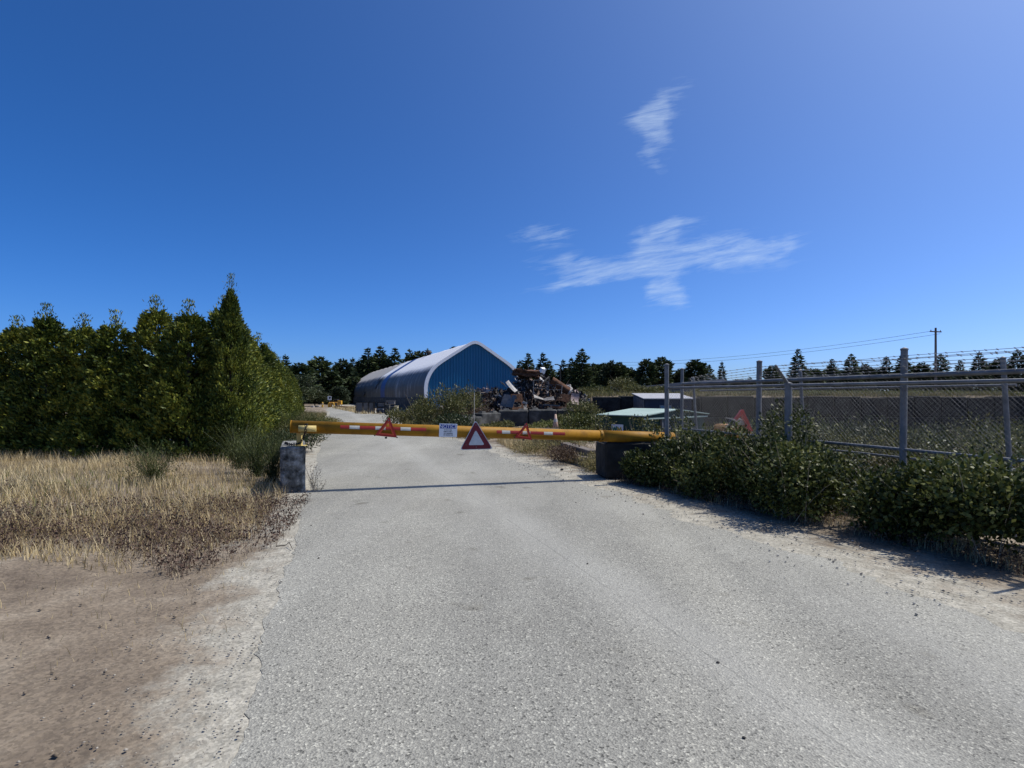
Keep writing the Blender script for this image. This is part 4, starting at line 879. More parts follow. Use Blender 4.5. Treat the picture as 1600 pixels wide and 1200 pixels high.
for k in range(6):
    c = at(526+k*3.2, 637, 78-k*1.2); tag(rough_block((c.x, 78-k*1.2, 0), (.5, .5, .34), k, 'red-brown rubble lump in the low heap right of the road end', M['rust'], 'rubble', seed=k+40, ch=.14), group='rubble lumps by the road end')

# ================================================================== block wall in front of the scrap heap
WY = 28.6; ZT = .94
def wall_block(x0, y0, x1, y1, h, label, m='concrete_old', zb=0.0):
    d = Vector((x1-x0, y1-y0, 0)); L_ = d.length
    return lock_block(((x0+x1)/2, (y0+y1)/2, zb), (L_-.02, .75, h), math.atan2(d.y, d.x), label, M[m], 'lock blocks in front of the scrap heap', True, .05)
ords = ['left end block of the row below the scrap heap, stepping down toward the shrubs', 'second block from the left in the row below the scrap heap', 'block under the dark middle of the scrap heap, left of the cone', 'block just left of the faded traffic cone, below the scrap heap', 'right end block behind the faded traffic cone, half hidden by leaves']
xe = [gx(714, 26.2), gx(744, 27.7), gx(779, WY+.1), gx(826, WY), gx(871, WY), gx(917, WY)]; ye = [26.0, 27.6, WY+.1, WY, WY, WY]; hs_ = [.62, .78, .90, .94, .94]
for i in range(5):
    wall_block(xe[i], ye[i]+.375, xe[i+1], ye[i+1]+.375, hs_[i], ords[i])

# ================================================================== scrap heap
HC = Vector((gx(838, 33.5), 33.6, 0))
def heap_h(x, y):
    dx = (x-HC.x); dy = (y-HC.y)
    a = 1.95*math.exp(-((abs(dx)/2.55)**2.4+(dy/2.4)**2)); b_ = .85*math.exp(-(((dx+.35)/1.0)**4+((dy-.2)/1.1)**2)); c = 1.35*math.exp(-(((dx+3.9)/1.9)**4+((dy-1)/2.2)**2)); d = .75*math.exp(-(((dx-2.6)/1.2)**2+((dy+.3)/1.7)**2)); return .35+a+b_+c+d
r = np.random.default_rng(77); n = 9000; P = np.column_stack([HC.x+r.uniform(-6.0, 4.4, n), HC.y+r.uniform(-4.0, 3.6, n)]); Hh = np.array([heap_h(x, y) for x, y in P]); keep = Hh > .55; P = P[keep]; Hh = Hh[keep]; n = len(P)
# the small debris between the big pieces: chips, strips and rods beyond counting, on a solid mound
xs2 = np.linspace(-6, 5, 45); ys2 = np.linspace(-4.3, 4.5, 36); MV = []; MF = []
for y in ys2:
    for x in xs2: MV.append((HC.x+x, HC.y+y, heap_h(HC.x+x, HC.y+y)-.50+.25*mnz.noise(Vector((x*2, y*2, 0)))))
w_ = len(xs2)
for j in range(len(ys2)-1):
    for i in range(w_-1): a = j*w_+i; MF.append((a, a+1, a+w_+1, a+w_))
C = np.column_stack([P, Hh-.18+r.normal(0, .07, n)]); D = r.normal(size=(n, 3)); Ls = r.uniform(.08, .45, n); V1, F1 = leafq(C, D, Ls, Ls*r.uniform(.08, .7, n), r)
M['debris'] = mat('mixed_scrap_debris', [(.15, (.01, .01, .011)), (.42, (.03, .026, .024)), (.58, (.09, .045, .028)), (.72, (.14, .11, .09)), (.92, (.45, .42, .38))], .8, .7, .2, island=True, bump=.2)
k = r.choice(n, 420, replace=False); C3 = np.column_stack([P[k], Hh[k]-.1+r.normal(0, .05, 420)]); D3 = r.normal(size=(420, 3)); D3[:, 2] = np.abs(D3[:, 2])*.8; L3 = r.uniform(.4, 1.1, 420); V3, F3 = leafq(C3, D3, L3, r.uniform(.02, .05, 420), r)
V1 = np.vstack([V1, V3]); F1 = np.vstack([F1, F3+4*n])
VV = np.vstack([np.array(MV), V1]); FF = np.vstack([np.array(MF), F1+len(MV)])
o = link('scrap_debris', np_mesh('scrap_debris', VV, FF, M['debris'])); tag(o, 'heaped small scrap metal, chips and strips filling the pile between the big pieces', 'scrap', kind='stuff')
def sheet_piece(w, h, m, holes=False, seed=0, bend=.25):
    rr = random.Random(seed); mb = MB(); k = 6; th = .02; a = rr.uniform(-bend, bend); c = rr.uniform(-bend, bend); vs = []
    for s in (0, 1):
        for j in range(k+1):
            for i in range(k+1):
                x = (i/k-.5)*w; y = (j/k-.5)*h; z = a*abs(x)*1.5+c*y*y/h*2+.05*w*math.sin(3*i/k+seed)*math.cos(2.2*j/k+seed)
                vs.append((x, y, z+s*th))
    n = (k+1)**2; fs = []; gone = set()
    if holes: gone = {(i, j) for i in range(1, k-1) for j in range(1, 3)} | {(i, j) for i in (1, 2) for j in (4,)}
    cells = [(i, j) for i in range(k) for j in range(k) if (i, j) not in gone]; q = lambda i, j: j*(k+1)+i
    for i, j in cells:
        f = [q(i, j), q(i+1, j), q(i+1, j+1), q(i, j+1)]; fs += [f[::-1], [v+n for v in f]]
        for (di, dj, e) in ((0, -1, (q(i, j), q(i+1, j))), (1, 0, (q(i+1, j), q(i+1, j+1))), (0, 1, (q(i+1, j+1), q(i, j+1))), (-1, 0, (q(i, j+1), q(i, j)))):
            if (i+di, j+dj) not in cells: fs.append([e[0], e[1], e[1]+n, e[0]+n])
    mb.add(vs, fs); return mb
def pipe_piece(L_, r0, seed=0, bent=True):
    rr = random.Random(seed); mb = MB(); p = Vector((-L_/2, 0, 0)); d = Vector((1, 0, 0)); pts = [p.copy()]
    for i in range(5): d = (d+Vector((0, rr.uniform(-.5, .5), rr.uniform(-.5, .5)))*(1 if bent else 0)).normalized(); p = p+d*L_/5; pts.append(p.copy())
    mb.tube(pts, r0, 8); return mb
def beam_piece(L_, h):
    mb = MB(); mb.box((0, 0, h*.46), (L_, h*.7, h*.08)); mb.box((0, 0, -h*.46), (L_, h*.7, h*.08)); mb.box((0, 0, 0), (L_, h*.08, h*.84)); return mb
def frame_piece(w, h, r0):
    mb = MB(); mb.tube([(-w/2, -h/2, 0), (-w/2, h/2, .05), (w*.1, h*.6, .1), (w/2, h/2, 0), (w/2, -h/2, 0)], r0, 6); mb.tube([(-w/2, 0, .03), (w/2, 0, 0)], r0*.8, 6); mb.tube([(0, .0, .02), (w*.1, h*.6, .1)], r0*.8, 6); return mb
def crumple_piece(s, seed):
    bm = bmesh.new(); bmesh.ops.create_cube(bm, size=1); bmesh.ops.subdivide_edges(bm, edges=bm.edges[:], cuts=3, use_grid_fill=True); mb = MB(); rr = random.Random(seed)
    for v in bm.verts: v.co = Vector((v.co.x*s[0], v.co.y*s[1], v.co.z*s[2]))+Vector((rr.uniform(-1, 1)*s[0]*.09, rr.uniform(-1, 1)*s[1]*.09, rr.uniform(-1, 1)*s[2]*.12))
    bm.verts.index_update(); mb.add([v.co for v in bm.verts], [[v.index for v in f.verts] for f in bm.faces]); bm.free(); return mb
def wheel_piece(R0, seed=0):
    mb = MB(); ring = []
    pts = [(math.cos(t)*R0, math.sin(t)*R0, 0) for t in np.linspace(0, 2*math.pi, 19)]; mb.tube(pts, R0*.28, 7, cap=False); return mb
PROTO = {}
def scrap(kind, m, px, py, Y, rot, size=1.0, label=None, cat='scrap metal', group=None, seed=0, name=None, mk=None):
    key = (kind, m, seed)
    if key not in PROTO:
        nm = name or kind; mb = mk; o = mb.build(nm, M[m], None, world=False); PROTO[key] = o
    else: o = PROTO[key].copy(); COL.objects.link(o)
    o.location = at(px, py, Y); o.rotation_euler = [math.radians(v) for v in rot]; o.scale = (size*(.62 if seed >= 100 and name != 'keep' else .72),)*3
    for k in ('group',):
        if k in o: del o[k]
    return tag(o, label, cat, group)
big = [ # clearly visible pieces of the photograph: place, turn, size
 ('steel_tank', 'rust', 876, 603.5, 30.9, (0, 33, 4), 1, 'rusty brown cylinder lying on the right shoulder of the scrap heap', MB()),
 ('door_panel', 'rust', 877, 627, 30.4, (62, 8, -28), .95, 'brown rusted plate with cut-out holes low on the right of the heap', sheet_piece(1.5, 1.6, 0, True, 3, .1)),
 ('door_panel', 'rust', 808, 628, 30.2, (70, 0, 16), .85, 'rust-stained plate with holes at the foot of the heap, left of middle', sheet_piece(1.2, 1.7, 0, True, 5, .1)),
 ('steel_plate', 'scrapgrey', 794, 626, 30.2, (66, 6, -35), .9, 'flat grey steel plate leaning at the lower left of the heap', sheet_piece(1.5, 1.3, 0, False, 7, .05)),
 ('pale_board', 'scrappale', 799, 604, 31.2, (55, -25, 50), .62, 'long pale rounded board sticking up on the left flank of the heap', sheet_piece(.7, 2.0, 0, False, 8, .1)),
 ('pale_board', 'scrappale', 788, 601, 31.4, (40, 35, 70), .5, 'white twisted sheet at the upper left edge of the heap', sheet_piece(.8, 1.9, 0, False, 9, .5)),
 ('white_box', 'trimwhite', 848, 578.5, 32.2, (25, 10, 30), .62, 'small white crumpled box at the very top right of the heap', crumple_piece((.7, .6, .7), 4)),
 ('rusty_bale', 'rust', 822, 583, 33.2, (3, 4, 8), 1, 'wide flat rust-red bale capping the top of the scrap heap', crumple_piece((2.3, 1.6, .62), 6)),
 ('pale_bundle', 'scrappale', 846, 594, 32.2, (20, 40, 10), .7, 'pale crumpled sheet hanging below the white box near the top', sheet_piece(.7, 1.1, 0, False, 12, .6)),
 ('white_drum', 'scrappale', 889, 607, 31.2, (80, 30, 60), .8, 'white dented drum beside the lower end of the rusty cylinder', crumple_piece((.9, .55, .55), 15)),
 ('pink_panel', 'pinkpaint', 898, 624, 30.2, (70, 10, 20), .8, 'faded pinkish panel at the right foot of the heap', sheet_piece(.9, 1.3, 0, False, 17, .4)),
 ('white_drum', 'scrappale', 820, 629.5, 29.7, (10, 20, 30), .4, 'small white lump in the dark foot of the heap, left of middle', crumple_piece((.9, .5, .5), 18)),
 ('fender_sheet', 'scrapgrey', 850, 627, 30, (20, 5, 10), .95, 'grey curved sheet lying low in the middle of the heap', sheet_piece(1.9, 1.0, 0, False, 19, .5)),
 ('bent_tube', 'galvdull', 845, 607, 30.8, (75, 5, 10), .9, 'bent pale tube frame standing in the middle of the heap', frame_piece(1.5, 1.5, .025)),
 ('bent_tube', 'galvdull', 866, 609, 30.6, (60, 0, -15), .85, 'second bent tube frame, below the rusty cylinder', frame_piece(1.6, 1.0, .025)),
 ('steel_beam', 'scrapgrey', 862, 633, 29.7, (0, 4, 4), .9, 'straight pale grey beam on top of the block wall', beam_piece(1.6, .12)),
]
for k, (nm, m, px, py, Y, rot, sz, lab, mk) in enumerate(big):
    if nm == 'steel_tank':
        t = thing('steel_tank', at(px, py, Y), lab, 'tank'); t.rotation_euler = [math.radians(v) for v in rot]; mb = MB(); mb.tube([(-.62, 0, 0), (.55, 0, 0)], .22, 20, cap=False); mb.tube([(.53, 0, 0), (-.61, 0, 0)], .2, 20, cap=False); mb.build('shell', M['rust'], t, world=False, smooth=True)
        mb = MB(); mb.tube([(.53, 0, 0), (.60, 0, 0), (.66, 0, 0)], [.228, .2, .1], 20); mb.build('end_cap', M['scrappale'], t, world=False); continue
    scrap(nm, m, px, py, Y, rot, sz, lab, group=None, seed=100+k, mk=mk)
rr = random.Random(42); kinds = []
for k in range(4): kinds.append(('bent_sheet', sheet_piece(1.1, .8, 0, k == 2, 60+k, .7), 60+k))
for k in range(3): kinds.append(('bent_pipe', pipe_piece(1.5, .035, 70+k), 70+k))
kinds.append(('steel_beam', beam_piece(1.4, .14), 80)); kinds.append(('crushed_box', crumple_piece((.8, .6, .45), 81), 81)); kinds.append(('crushed_box', crumple_piece((.6, .5, .5), 82), 82)); kinds.append(('scrap_wheel', wheel_piece(.3), 83)); kinds.append(('tube_frame', frame_piece(1.1, .9, .022), 84))
mats = ['scrapdark']*9+['rust']*3+['scrapgrey']*2+['scrapblue', 'scrappale']
word = {'scrapdark': 'blackened', 'rust': 'rust-brown', 'scrapgrey': 'dull grey', 'scrapblue': 'chipped dark blue', 'scrappale': 'pale'}
kw = {'bent_sheet': 'bent sheet', 'bent_pipe': 'bent pipe', 'steel_beam': 'short steel beam', 'crushed_box': 'crushed box', 'scrap_wheel': 'wheel ring', 'tube_frame': 'tube frame'}
for i in range(265):
    x = HC.x+(rr.gauss(-.4, 2.3) if i % 5 else rr.uniform(1.6, 3.6)); y = HC.y+rr.uniform(-3.4, 1.0); nm, mk, sd = rr.choice(kinds); m = rr.choice(mats)
    if x < HC.x-2.6: m = rr.choice(['rust', 'rust', 'scrapdark', 'pinkpaint'])
    z = heap_h(x, y)-.12+rr.uniform(-.1, .12)
    if z < .75 or not -5.6 < x-HC.x < 3.6: continue
    px = 800+x/y*FPX; py = HOR-(z-CAMZ)/y*FPX; side = 'left flank' if x < HC.x-1 else ('right flank' if x > HC.x+1 else 'middle')
    if x > HC.x+1.7 and i % 2: m = rr.choice(['scrappale', 'pinkpaint', 'scrapgrey'])
    w = word.get(m, 'faded pinkish'); scrap(nm, m, px, py, y, (rr.uniform(20, 110), rr.uniform(-50, 50), rr.uniform(0, 360)), rr.uniform(.4, .9), f'{w} {kw[nm]} jumbled into the {side} of the scrap heap', group='jumbled scrap pieces', seed=sd, mk=MB() if False else mk)

# ================================================================== cone, poles, sheds
c = at(868, 670, 23.6); t = thing('traffic_cone', (c.x, 23.6, 0), 'faded orange traffic cone standing behind the barrier by the block wall', 'cone'); z1 = at(868, 647, 23.6).z
mb = MB(); mb.tube([(c.x, 23.6, .05), (c.x, 23.6, z1)], [.17, .035], 18); mb.build('cone_body', M['conefade'], t, smooth=True); mb = MB(); mb.box((c.x, 23.6, .025), (.42, .42, .05), .2, .01); mb.build('base', M['black'], t); mb = MB(); f = lambda z: .17+(.035-.17)*(z-.05)/(z1-.05)+.003; mb.tube([(c.x, 23.6, z1*.62), (c.x, 23.6, z1*.78)], [f(z1*.62), f(z1*.78)], 18); mb.build('collar', M['conestripe'], t)
Yq = 72; c = at(875.5, 570, Yq); t = thing('street_lamp', (c.x, Yq, 0), 'thin dark lamp pole with a short arm left, behind the scrap heap', 'lamp post'); mb = MB(); mb.tube([(c.x, Yq, 0), (c.x, Yq, c.z)], [.11, .07], 8); mb.build('pole', M['steel_dark'], t); mb = MB(); e = at(869.5, 569.5, Yq); mb.tube([(c.x, Yq, c.z-.05), e], .045, 6); mb.build('arm', M['steel_dark'], t); mb = MB(); mb.box(e, (.5, .22, .12), 0, .03); mb.build('lamp_head', M['steel_dark'], t)
# utility pole right of the photograph's frame and the two wires that cross the sky
Yp = 72; pb = at(1462, 517, Yp); t = thing('utility_pole', (pb.x, Yp, 2.4), 'wooden utility pole carrying two thin wires, far right', 'pole'); mb = MB(); mb.tube([(pb.x, Yp, 1.5), (pb.x, Yp, pb.z+.4)], [.17, .12], 10); mb.build('pole', M['wood'], t); mb = MB(); mb.box((pb.x, Yp, pb.z-.1), (2.0, .12, .14), .3, .01); mb.build('crossarm', M['wood'], t)
mb = MB()
for dx in (-.8, .8): mb.tube([(pb.x+dx, Yp+dx*.3, pb.z-.03), (pb.x+dx, Yp+dx*.3, pb.z+.14)], [.06, .03], 8)
mb.build('insulator', M['galvdull'], t)
for k, (y0, y1) in enumerate(((566.5, 517.5), (571, 521.5))):
    a, b = at(940, y0, 118), at(1462+(-7 if k == 0 else 7), y1, Yp); pts = [a.lerp(b, q)-Vector((0, 0, 1.1*4*q*(1-q))) for q in np.linspace(0, 1, 15)]; mb = MB(); mb.tube(pts, .02, 5); tag(mb.build('power_line', M['steel_dark'], None, org=a), ['upper', 'lower'][k]+' of the two thin wires crossing the sky above the right tree line', 'wire', 'wires across the sky')

# green shed
gt_ = Vector((.65, -.76, 0)).normalized(); gn = Vector((.76, .65, 0)).normalized(); B_ = Vector((4.72, 20.0, -1.05)); zE, zR = .90+1.05, 1.10+1.05; LL, WW = 1.95, 4.2
green = thing('green_shed', B_, 'low dark green shed with a pale green roof behind the barrier', 'shed')
gp_ = lambda a, b, z: B_-gt_*a+gn*b+Vector((0, 0, z))
mb = MB()
poly = [(0, 0), (WW, 0), (WW, zE-.03), (WW/2, zR-.03), (0, zE-.03)]; mb.prism(poly, .05, LL-.05, lambda a, b, y: gp_(y, a, b)); mb.build('walls', M['greenwall'], green)
mb = MB(); ov = .12; s_ = (zR-zE)/(WW/2)
for sg in (0, 1):
    f = (lambda a: a) if sg == 0 else (lambda a: WW-a); e0, e1 = -ov, WW/2
    vs = [gp_(y, f(a), zE+s_*a+dz) for dz in (0, .035) for (a, y) in ((e0, -ov), (e1, -ov), (e1, LL+ov), (e0, LL+ov))]; mb.add(vs, [[0, 1, 2, 3], [4, 5, 6, 7], [0, 1, 5, 4], [1, 2, 6, 5], [2, 3, 7, 6], [3, 0, 4, 7]])
mb.build('roof', M['greenroof'], green)
mb = MB(); mb.prism([(-.05, zE-.12), (WW+.05, zE-.12), (WW+.05, zE-.07), (-.05, zE-.07)], -.09, .02, lambda a, b, y: gp_(y, a, b)); mb.build('fascia', M['greenroof'], green)
mb = MB(); mb.prism([(1.2, .03), (2.9, .03), (2.9, zE-.25), (1.2, zE-.25)], .0, .04, lambda a, b, y: gp_(y, a, b)); dr = mb.build('door', M['navy'], green); mb = MB(); mb.prism([(1.12, .03), (1.19, .03), (1.19, zE-.14), (1.12, zE-.14)], -.05, .04, lambda a, b, y: gp_(y, a, b)); mb.build('door_post', M['galvdull'], green)
sc_ = at(966.5, 670, 20.9); t_ = (Vector((sc_.x, sc_.y, 0))-Vector((B_.x, B_.y, 0))); a_ = -t_.dot(gt_); sg = thing('logo_sign', gp_(a_, -.02, sc_.z-B_.z), 'small white board with green and yellow letters on the green shed wall', 'sign')
fm_ = lambda a, b, y: gp_(a_, -.02, sc_.z-B_.z)+gt_*a+Vector((0, 0, b))-gn*y
mb = MB(); mb.prism([(-.27, -.19), (.27, -.19), (.27, .17), (-.27, .17)], -.015, .012, fm_); mb.build('board', M['white'], sg)
def strokes(name, pts, w, m):
    mb = MB()
    for i in range(len(pts)-1):
        a, b = Vector(pts[i]), Vector(pts[i+1]); d = (b-a).normalized(); n_ = Vector((-d.y, d.x))*w/2; mb.prism([tuple(a-n_), tuple(b-n_), tuple(b+n_), tuple(a+n_)], .0125, .0135+.0008*i, fm_)
    mb.build(name, M[m], sg)
M['logogreen'] = plain('logo_green', (.01, .13, .06), .5); M['logoyellow'] = plain('logo_yellow', (.5, .33, .03), .5)
strokes('letter_w', [(-.22, .10), (-.17, -.10), (-.115, .07), (-.06, -.10), (-.02, .10)], .05, 'logogreen'); strokes('letter_m', [(.02, -.10), (.03, .07), (.10, -.05), (.17, .07), (.20, -.10)], .05, 'logoyellow')

# dark retaining wall of big blocks along the back of the yard
k = 0; x = gx(928, WALL_Y-.35)
while x < 34:
    w = 1.52; dark = not (6.6 < x < 9.6)
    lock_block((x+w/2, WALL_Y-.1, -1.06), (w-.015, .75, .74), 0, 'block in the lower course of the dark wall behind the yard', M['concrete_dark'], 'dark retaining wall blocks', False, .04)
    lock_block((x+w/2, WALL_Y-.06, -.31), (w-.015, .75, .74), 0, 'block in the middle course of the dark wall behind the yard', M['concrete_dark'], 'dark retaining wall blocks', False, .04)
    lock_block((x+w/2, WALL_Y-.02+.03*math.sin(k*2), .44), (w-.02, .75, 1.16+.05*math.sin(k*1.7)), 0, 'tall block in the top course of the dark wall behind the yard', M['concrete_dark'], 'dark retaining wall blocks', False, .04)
    x += w; k += 1
# container with grey roof in front of that wall
cx0, cx1, cy0, cy1 = 6.84, 9.25, 28.6, 31.0; t = thing('storage_container', (cx0, cy0, -1.05), 'dark blue container with a pale grey sloping roof above the green shed', 'container'); mb = MB()
mb.add([(cx0, cy0, -1.05), (cx1, cy0, -1.05), (cx1, cy1, -1.05), (cx0-.05, cy1, -1.05), (cx0, cy0, 1.48), (cx1, cy0, 1.48), (cx1, cy1, 1.74), (cx0-.05, cy1, 1.74)], [[0, 1, 2, 3], [4, 5, 6, 7], [0, 1, 5, 4], [1, 2, 6, 5], [2, 3, 7, 6], [3, 0, 4, 7]]); mb.build('walls', M['navy'], t)
mb = MB(); mb.add([(q[0], q[1], q[2]+d) for d in (.005, .05) for q in ((cx0-.1, cy0-.12, 1.47), (cx1+.1, cy0-.12, 1.47), (cx1+.1, cy1+.05, 1.75), (cx0-.15, cy1+.05, 1.75))], [[0, 1, 2, 3], [4, 5, 6, 7], [0, 1, 5, 4], [1, 2, 6, 5], [2, 3, 7, 6], [3, 0, 4, 7]]); mb.build('roof', M['greyroof'], t)
mb = MB(); mb.box((7.9, cy0-.02, .95), (.62, .05, .45), 0, .01); wf = mb.build('window', M['galvdull'], t); mb = MB(); mb.box((7.9, cy0-.05, .95), (.52, .02, .36)); mb.build('pane', M['window'], wf)
mb = MB(); mb.add([(cx0-.06, cy0, -1.0), (cx0-.06, cy1, -1.0), (cx0-.06, cy1, 1.66), (cx0-.06, cy0, 1.42), (cx0-.03, cy0, -1.0), (cx0-.03, cy1, -1.0), (cx0-.03, cy1, 1.66), (cx0-.03, cy0, 1.42)], [[0, 1, 2, 3], [4, 7, 6, 5], [0, 4, 5, 1], [1, 5, 6, 2], [2, 6, 7, 3], [3, 7, 4, 0]]); mb.build('side_panel', M['scrapgrey'], t)
# long low roof beyond the bank
a, b = at(968, 607, 76), at(1085, 595.5, 47); d = (b-a).normalized(); t = thing('low_shed', (a.x, a.y, 2.0), 'long low grey shed roof on the bank behind the container', 'shed'); s = Vector((.7, .7, 0))
mb = MB(); q = [a, b, b+Vector((3, 1, .25)), a+Vector((3, 1, .25))]; mb.add([p+Vector((0, 0, dz)) for dz in (-.28, 0) for p in q], [[0, 1, 2, 3], [4, 5, 6, 7], [0, 1, 5, 4], [1, 2, 6, 5], [2, 3, 7, 6], [3, 0, 4, 7]]); mb.build('roof', M['galvdull'], t)
mb = MB(); q2 = [a+s*.4, b+s*.4, b+Vector((2.6, .8, 0)), a+Vector((2.6, .8, 0))]; mb.add([Vector((p.x, p.y, 1.6)) for p in q2]+[p-Vector((0, 0, .3)) for p in q2], [[0, 1, 2, 3], [4, 5, 6, 7], [0, 1, 5, 4], [1, 2, 6, 5], [2, 3, 7, 6], [3, 0, 4, 7]]); mb.build('walls', M['greywall'], t)

# --- little digger and skip seen through the fence
Y0 = 15.2; g0 = -1.05
t = thing('mini_digger', (gx(1156, Y0), Y0, g0), 'small digger with red folded arm and orange body behind the chain-link fence', 'digger')
bx = gx(1154, Y0)
mb = MB(); l0 = at(1133, 666, Y0); r0 = at(1173, 680, Y0); mb.box(((l0.x+r0.x)/2, Y0+.4, (l0.z+r0.z)/2-.02), (r0.x-l0.x, .9, l0.z-r0.z+.1), .08, .06); mb.build('body', M['orangemach'], t)
mb = MB(); mb.box(((l0.x+r0.x)/2, Y0+.45, r0.z-.55), (.5, .5, 1.0), 0, .04)
for sx in (-.35, .35): mb.box(((l0.x+r0.x)/2+sx, Y0+.45, g0+.2), (.24, 1.3, .38), 0, .1)
mb.box(((l0.x+r0.x)/2, Y0+.45, g0+.3), (.6, .6, .2)); mb.build('tracks', M['black'], t)
c = at(1156, 664, Y0); mb = MB(); mb.tube([(c.x-.24, Y0+.1, c.z-.04), (c.x-.2, Y0+.1, c.z+.05), (c.x-.05, Y0+.1, c.z+.10), (c.x+.1, Y0+.1, c.z+.04), (c.x+.2, Y0+.1, c.z-.08)], [.06, .1, .12, .1, .05], 10); mb.build('cowl', M['cream'], t)
def bar(a, b, w, th): 
    a = Vector(a); b = Vector(b); d = (b-a).normalized(); n_ = Vector((d.z, 0, -d.x))*w/2; y = Vector((0, th/2, 0)); return [a-n_-y, b-n_*.8-y, b+n_*.8-y, a+n_-y, a-n_+y, b-n_*.8+y, b+n_*.8+y, a+n_+y], [[0, 1, 2, 3], [4, 7, 6, 5], [0, 4, 5, 1], [1, 5, 6, 2], [2, 6, 7, 3], [3, 7, 4, 0]]
mb = MB(); mb.add(*bar(at(1172, 674, Y0), at(1158, 641, Y0), .11, .13)); mb.build('boom', M['redmach'], t)
mb = MB(); mb.add(*bar(at(1160, 641.5, Y0-.1), at(1147, 658, Y0-.1), .09, .1)); mb.build('stick', M['redmach'], t)
mb = MB(); mb.tube([at(1134, 653, Y0-.15), at(1149, 656, Y0-.15)], .018, 6); mb.build('hydraulic_ram', M['galv'], t)
mb = MB(); q = at(1145, 660, Y0-.1); mb.box(q, (.16, .3, .14), 0, .03, Matrix.Rotation(.5, 3, 'Y')); mb.build('bucket', M['steel_dark'], t)

# ================================================================== chain-link fences
def fence(name, label, P0_, P1_, posts, zt, zb, rails, meshz, arms=None, wires=None, group=None, seed=0, lean=None):
    P0_ = Vector(P0_); P1_ = Vector(P1_); d = P1_-P0_; L_ = d.length; u_ = d/L_; nrm = Vector((u_.y, -u_.x, 0)); nrm = nrm if nrm.x < 0 else -nrm
    t = thing(name, P0_, label, 'fence', group)
    for (s, z1, rad) in posts:
        g = P0_+u_*s; ln = Vector((0, 0, 0)) if not lean else Vector(lean); mb = MB(); mb.tube([g+Vector((0, 0, float(gh(g.x, g.y))-.3)), g+ln+Vector((0, 0, z1))], rad, 12); mb.tube([g+ln+Vector((0, 0, z1-.002)), g+ln+Vector((0, 0, z1+.018)), g+ln+Vector((0, 0, z1+.034))], [rad+.006, rad+.004, .01], 12)
        mb.build('post', M['galv'], t)
    for (z, rad, s0, s1) in rails:
        mb = MB(); mb.tube([P0_+u_*s0+Vector((0, 0, z)), P0_+u_*s1+Vector((0, 0, z))], rad, 8); mb.build('rail', M['galv'], t)
    if meshz:
        z0, z1, p, s0, s1 = meshz; Vs = []; Fs = []; H_ = z1-z0; r0 = .0009; rng = np.random.default_rng(seed); Lm = s1-s0
        for sg in (1, -1):
            q = -H_ if sg == 1 else 0; end = Lm if sg == 1 else Lm+H_
            while q < end:
                a0 = max(0, q if sg == 1 else q-H_); a1 = min(Lm, q+H_ if sg == 1 else q)
                if a1-a0 > .01:
                    za = z0+(a0-q if sg == 1 else q-a0); zc = z0+(a1-q if sg == 1 else q-a1)
                    A = P0_+u_*(s0+a0)+Vector((0, 0, za))+nrm*.004*sg; B = P0_+u_*(s0+a1)+Vector((0, 0, zc))+nrm*.004*sg; dd = (B-A).normalized(); e1 = nrm; e2 = dd.cross(e1)
                    b0 = len(Vs)
                    for E in (A, B):
                        for th_ in (0, 2.094, 4.189): Vs.append(tuple(E+(e1*math.cos(th_)+e2*math.sin(th_))*r0))
                    Fs += [(b0, b0+1, b0+4, b0+3), (b0+1, b0+2, b0+5, b0+4), (b0+2, b0, b0+3, b0+5)]
                q += p
        me = np_mesh('wire_mesh', np.array(Vs)-np.array(P0_), np.array(Fs), M['meshwire']); link('wire_mesh', me, t)
    for (s, z0, dx, dz) in (arms or []):
        g = P0_+u_*s; mb = MB(); mb.box((0, 0, 0), (.001, .001, .001)); mb = MB(); A = g+Vector((0, 0, z0)); B = A+nrm*dx+Vector((0, 0, dz)); mb.tube([A, B], [.024, .018], 6); mb.build('barbed_arm', M['galv'], t)
    for (pts) in (wires or []):
        mb = MB(); pts = [Vector(p) for p in pts]; mb.tube(pts, .0028, 4)
        for i in range(len(pts)-1):
            sL = (pts[i+1]-pts[i]).length; k = int(sL/.13)
            for q in range(k):
                c = pts[i].lerp(pts[i+1], (q+.5)/k); e_ = random.uniform(-.05, .05); c = c+(pts[i+1]-pts[i]).normalized()*e_; mb.tube([c+Vector((-.013, .004, .011)), c+Vector((.013, -.004, -.011))], .0032, 3); mb.tube([c+Vector((.013, .01, .008)), c+Vector((-.013, -.01, -.008))], .0032, 3)
        mb.build('barbed_wire', M['galvdull'], t)
    return t
def fx(Y): return Vector((fence_x(Y), Y, 0))
A0 = fx(10.4); D0 = fx(8.05); E0 = fx(5.0); E1 = fx(2.4); uL = (E1-A0).length
sD = (D0-A0).length; sE = (E0-A0).length
wr = []
for k in range(3):
    pts = []
    for q in np.linspace(sD, uL, 9):
        g = A0+(E1-A0)/uL*q; off = .09+.09*k; pts.append(g+Vector((-.88*off, -.47*off, 1.79+.085*(k+1)-.01*math.sin(q*5))))
    wr.append(pts)
fence('chain_link_fence', 'nearest chain-link fence, whose tall end post stands at the barrier', A0, E1, [(0, 2.19, .042), (sD, 1.78, .05), (sE, 1.80, .04)], 1.77, 0, [(1.765, .022, 0, uL), (.07, .012, 0, uL)], (.05, 1.75, .062, .05, uL), arms=[(sD, 1.78, .27, .27), (sE, 1.8, .27, .27)], wires=wr, seed=1)
B0 = Vector((3.59, 11.8, 0)); C0 = Vector((4.25, 9.6, 0)); G0 = Vector((5.6, 5.1, 0)); u2 = (C0-B0).normalized(); L2 = (G0-B0).length; G0 = B0+u2*L2; sC = (C0-B0).length
wr = []
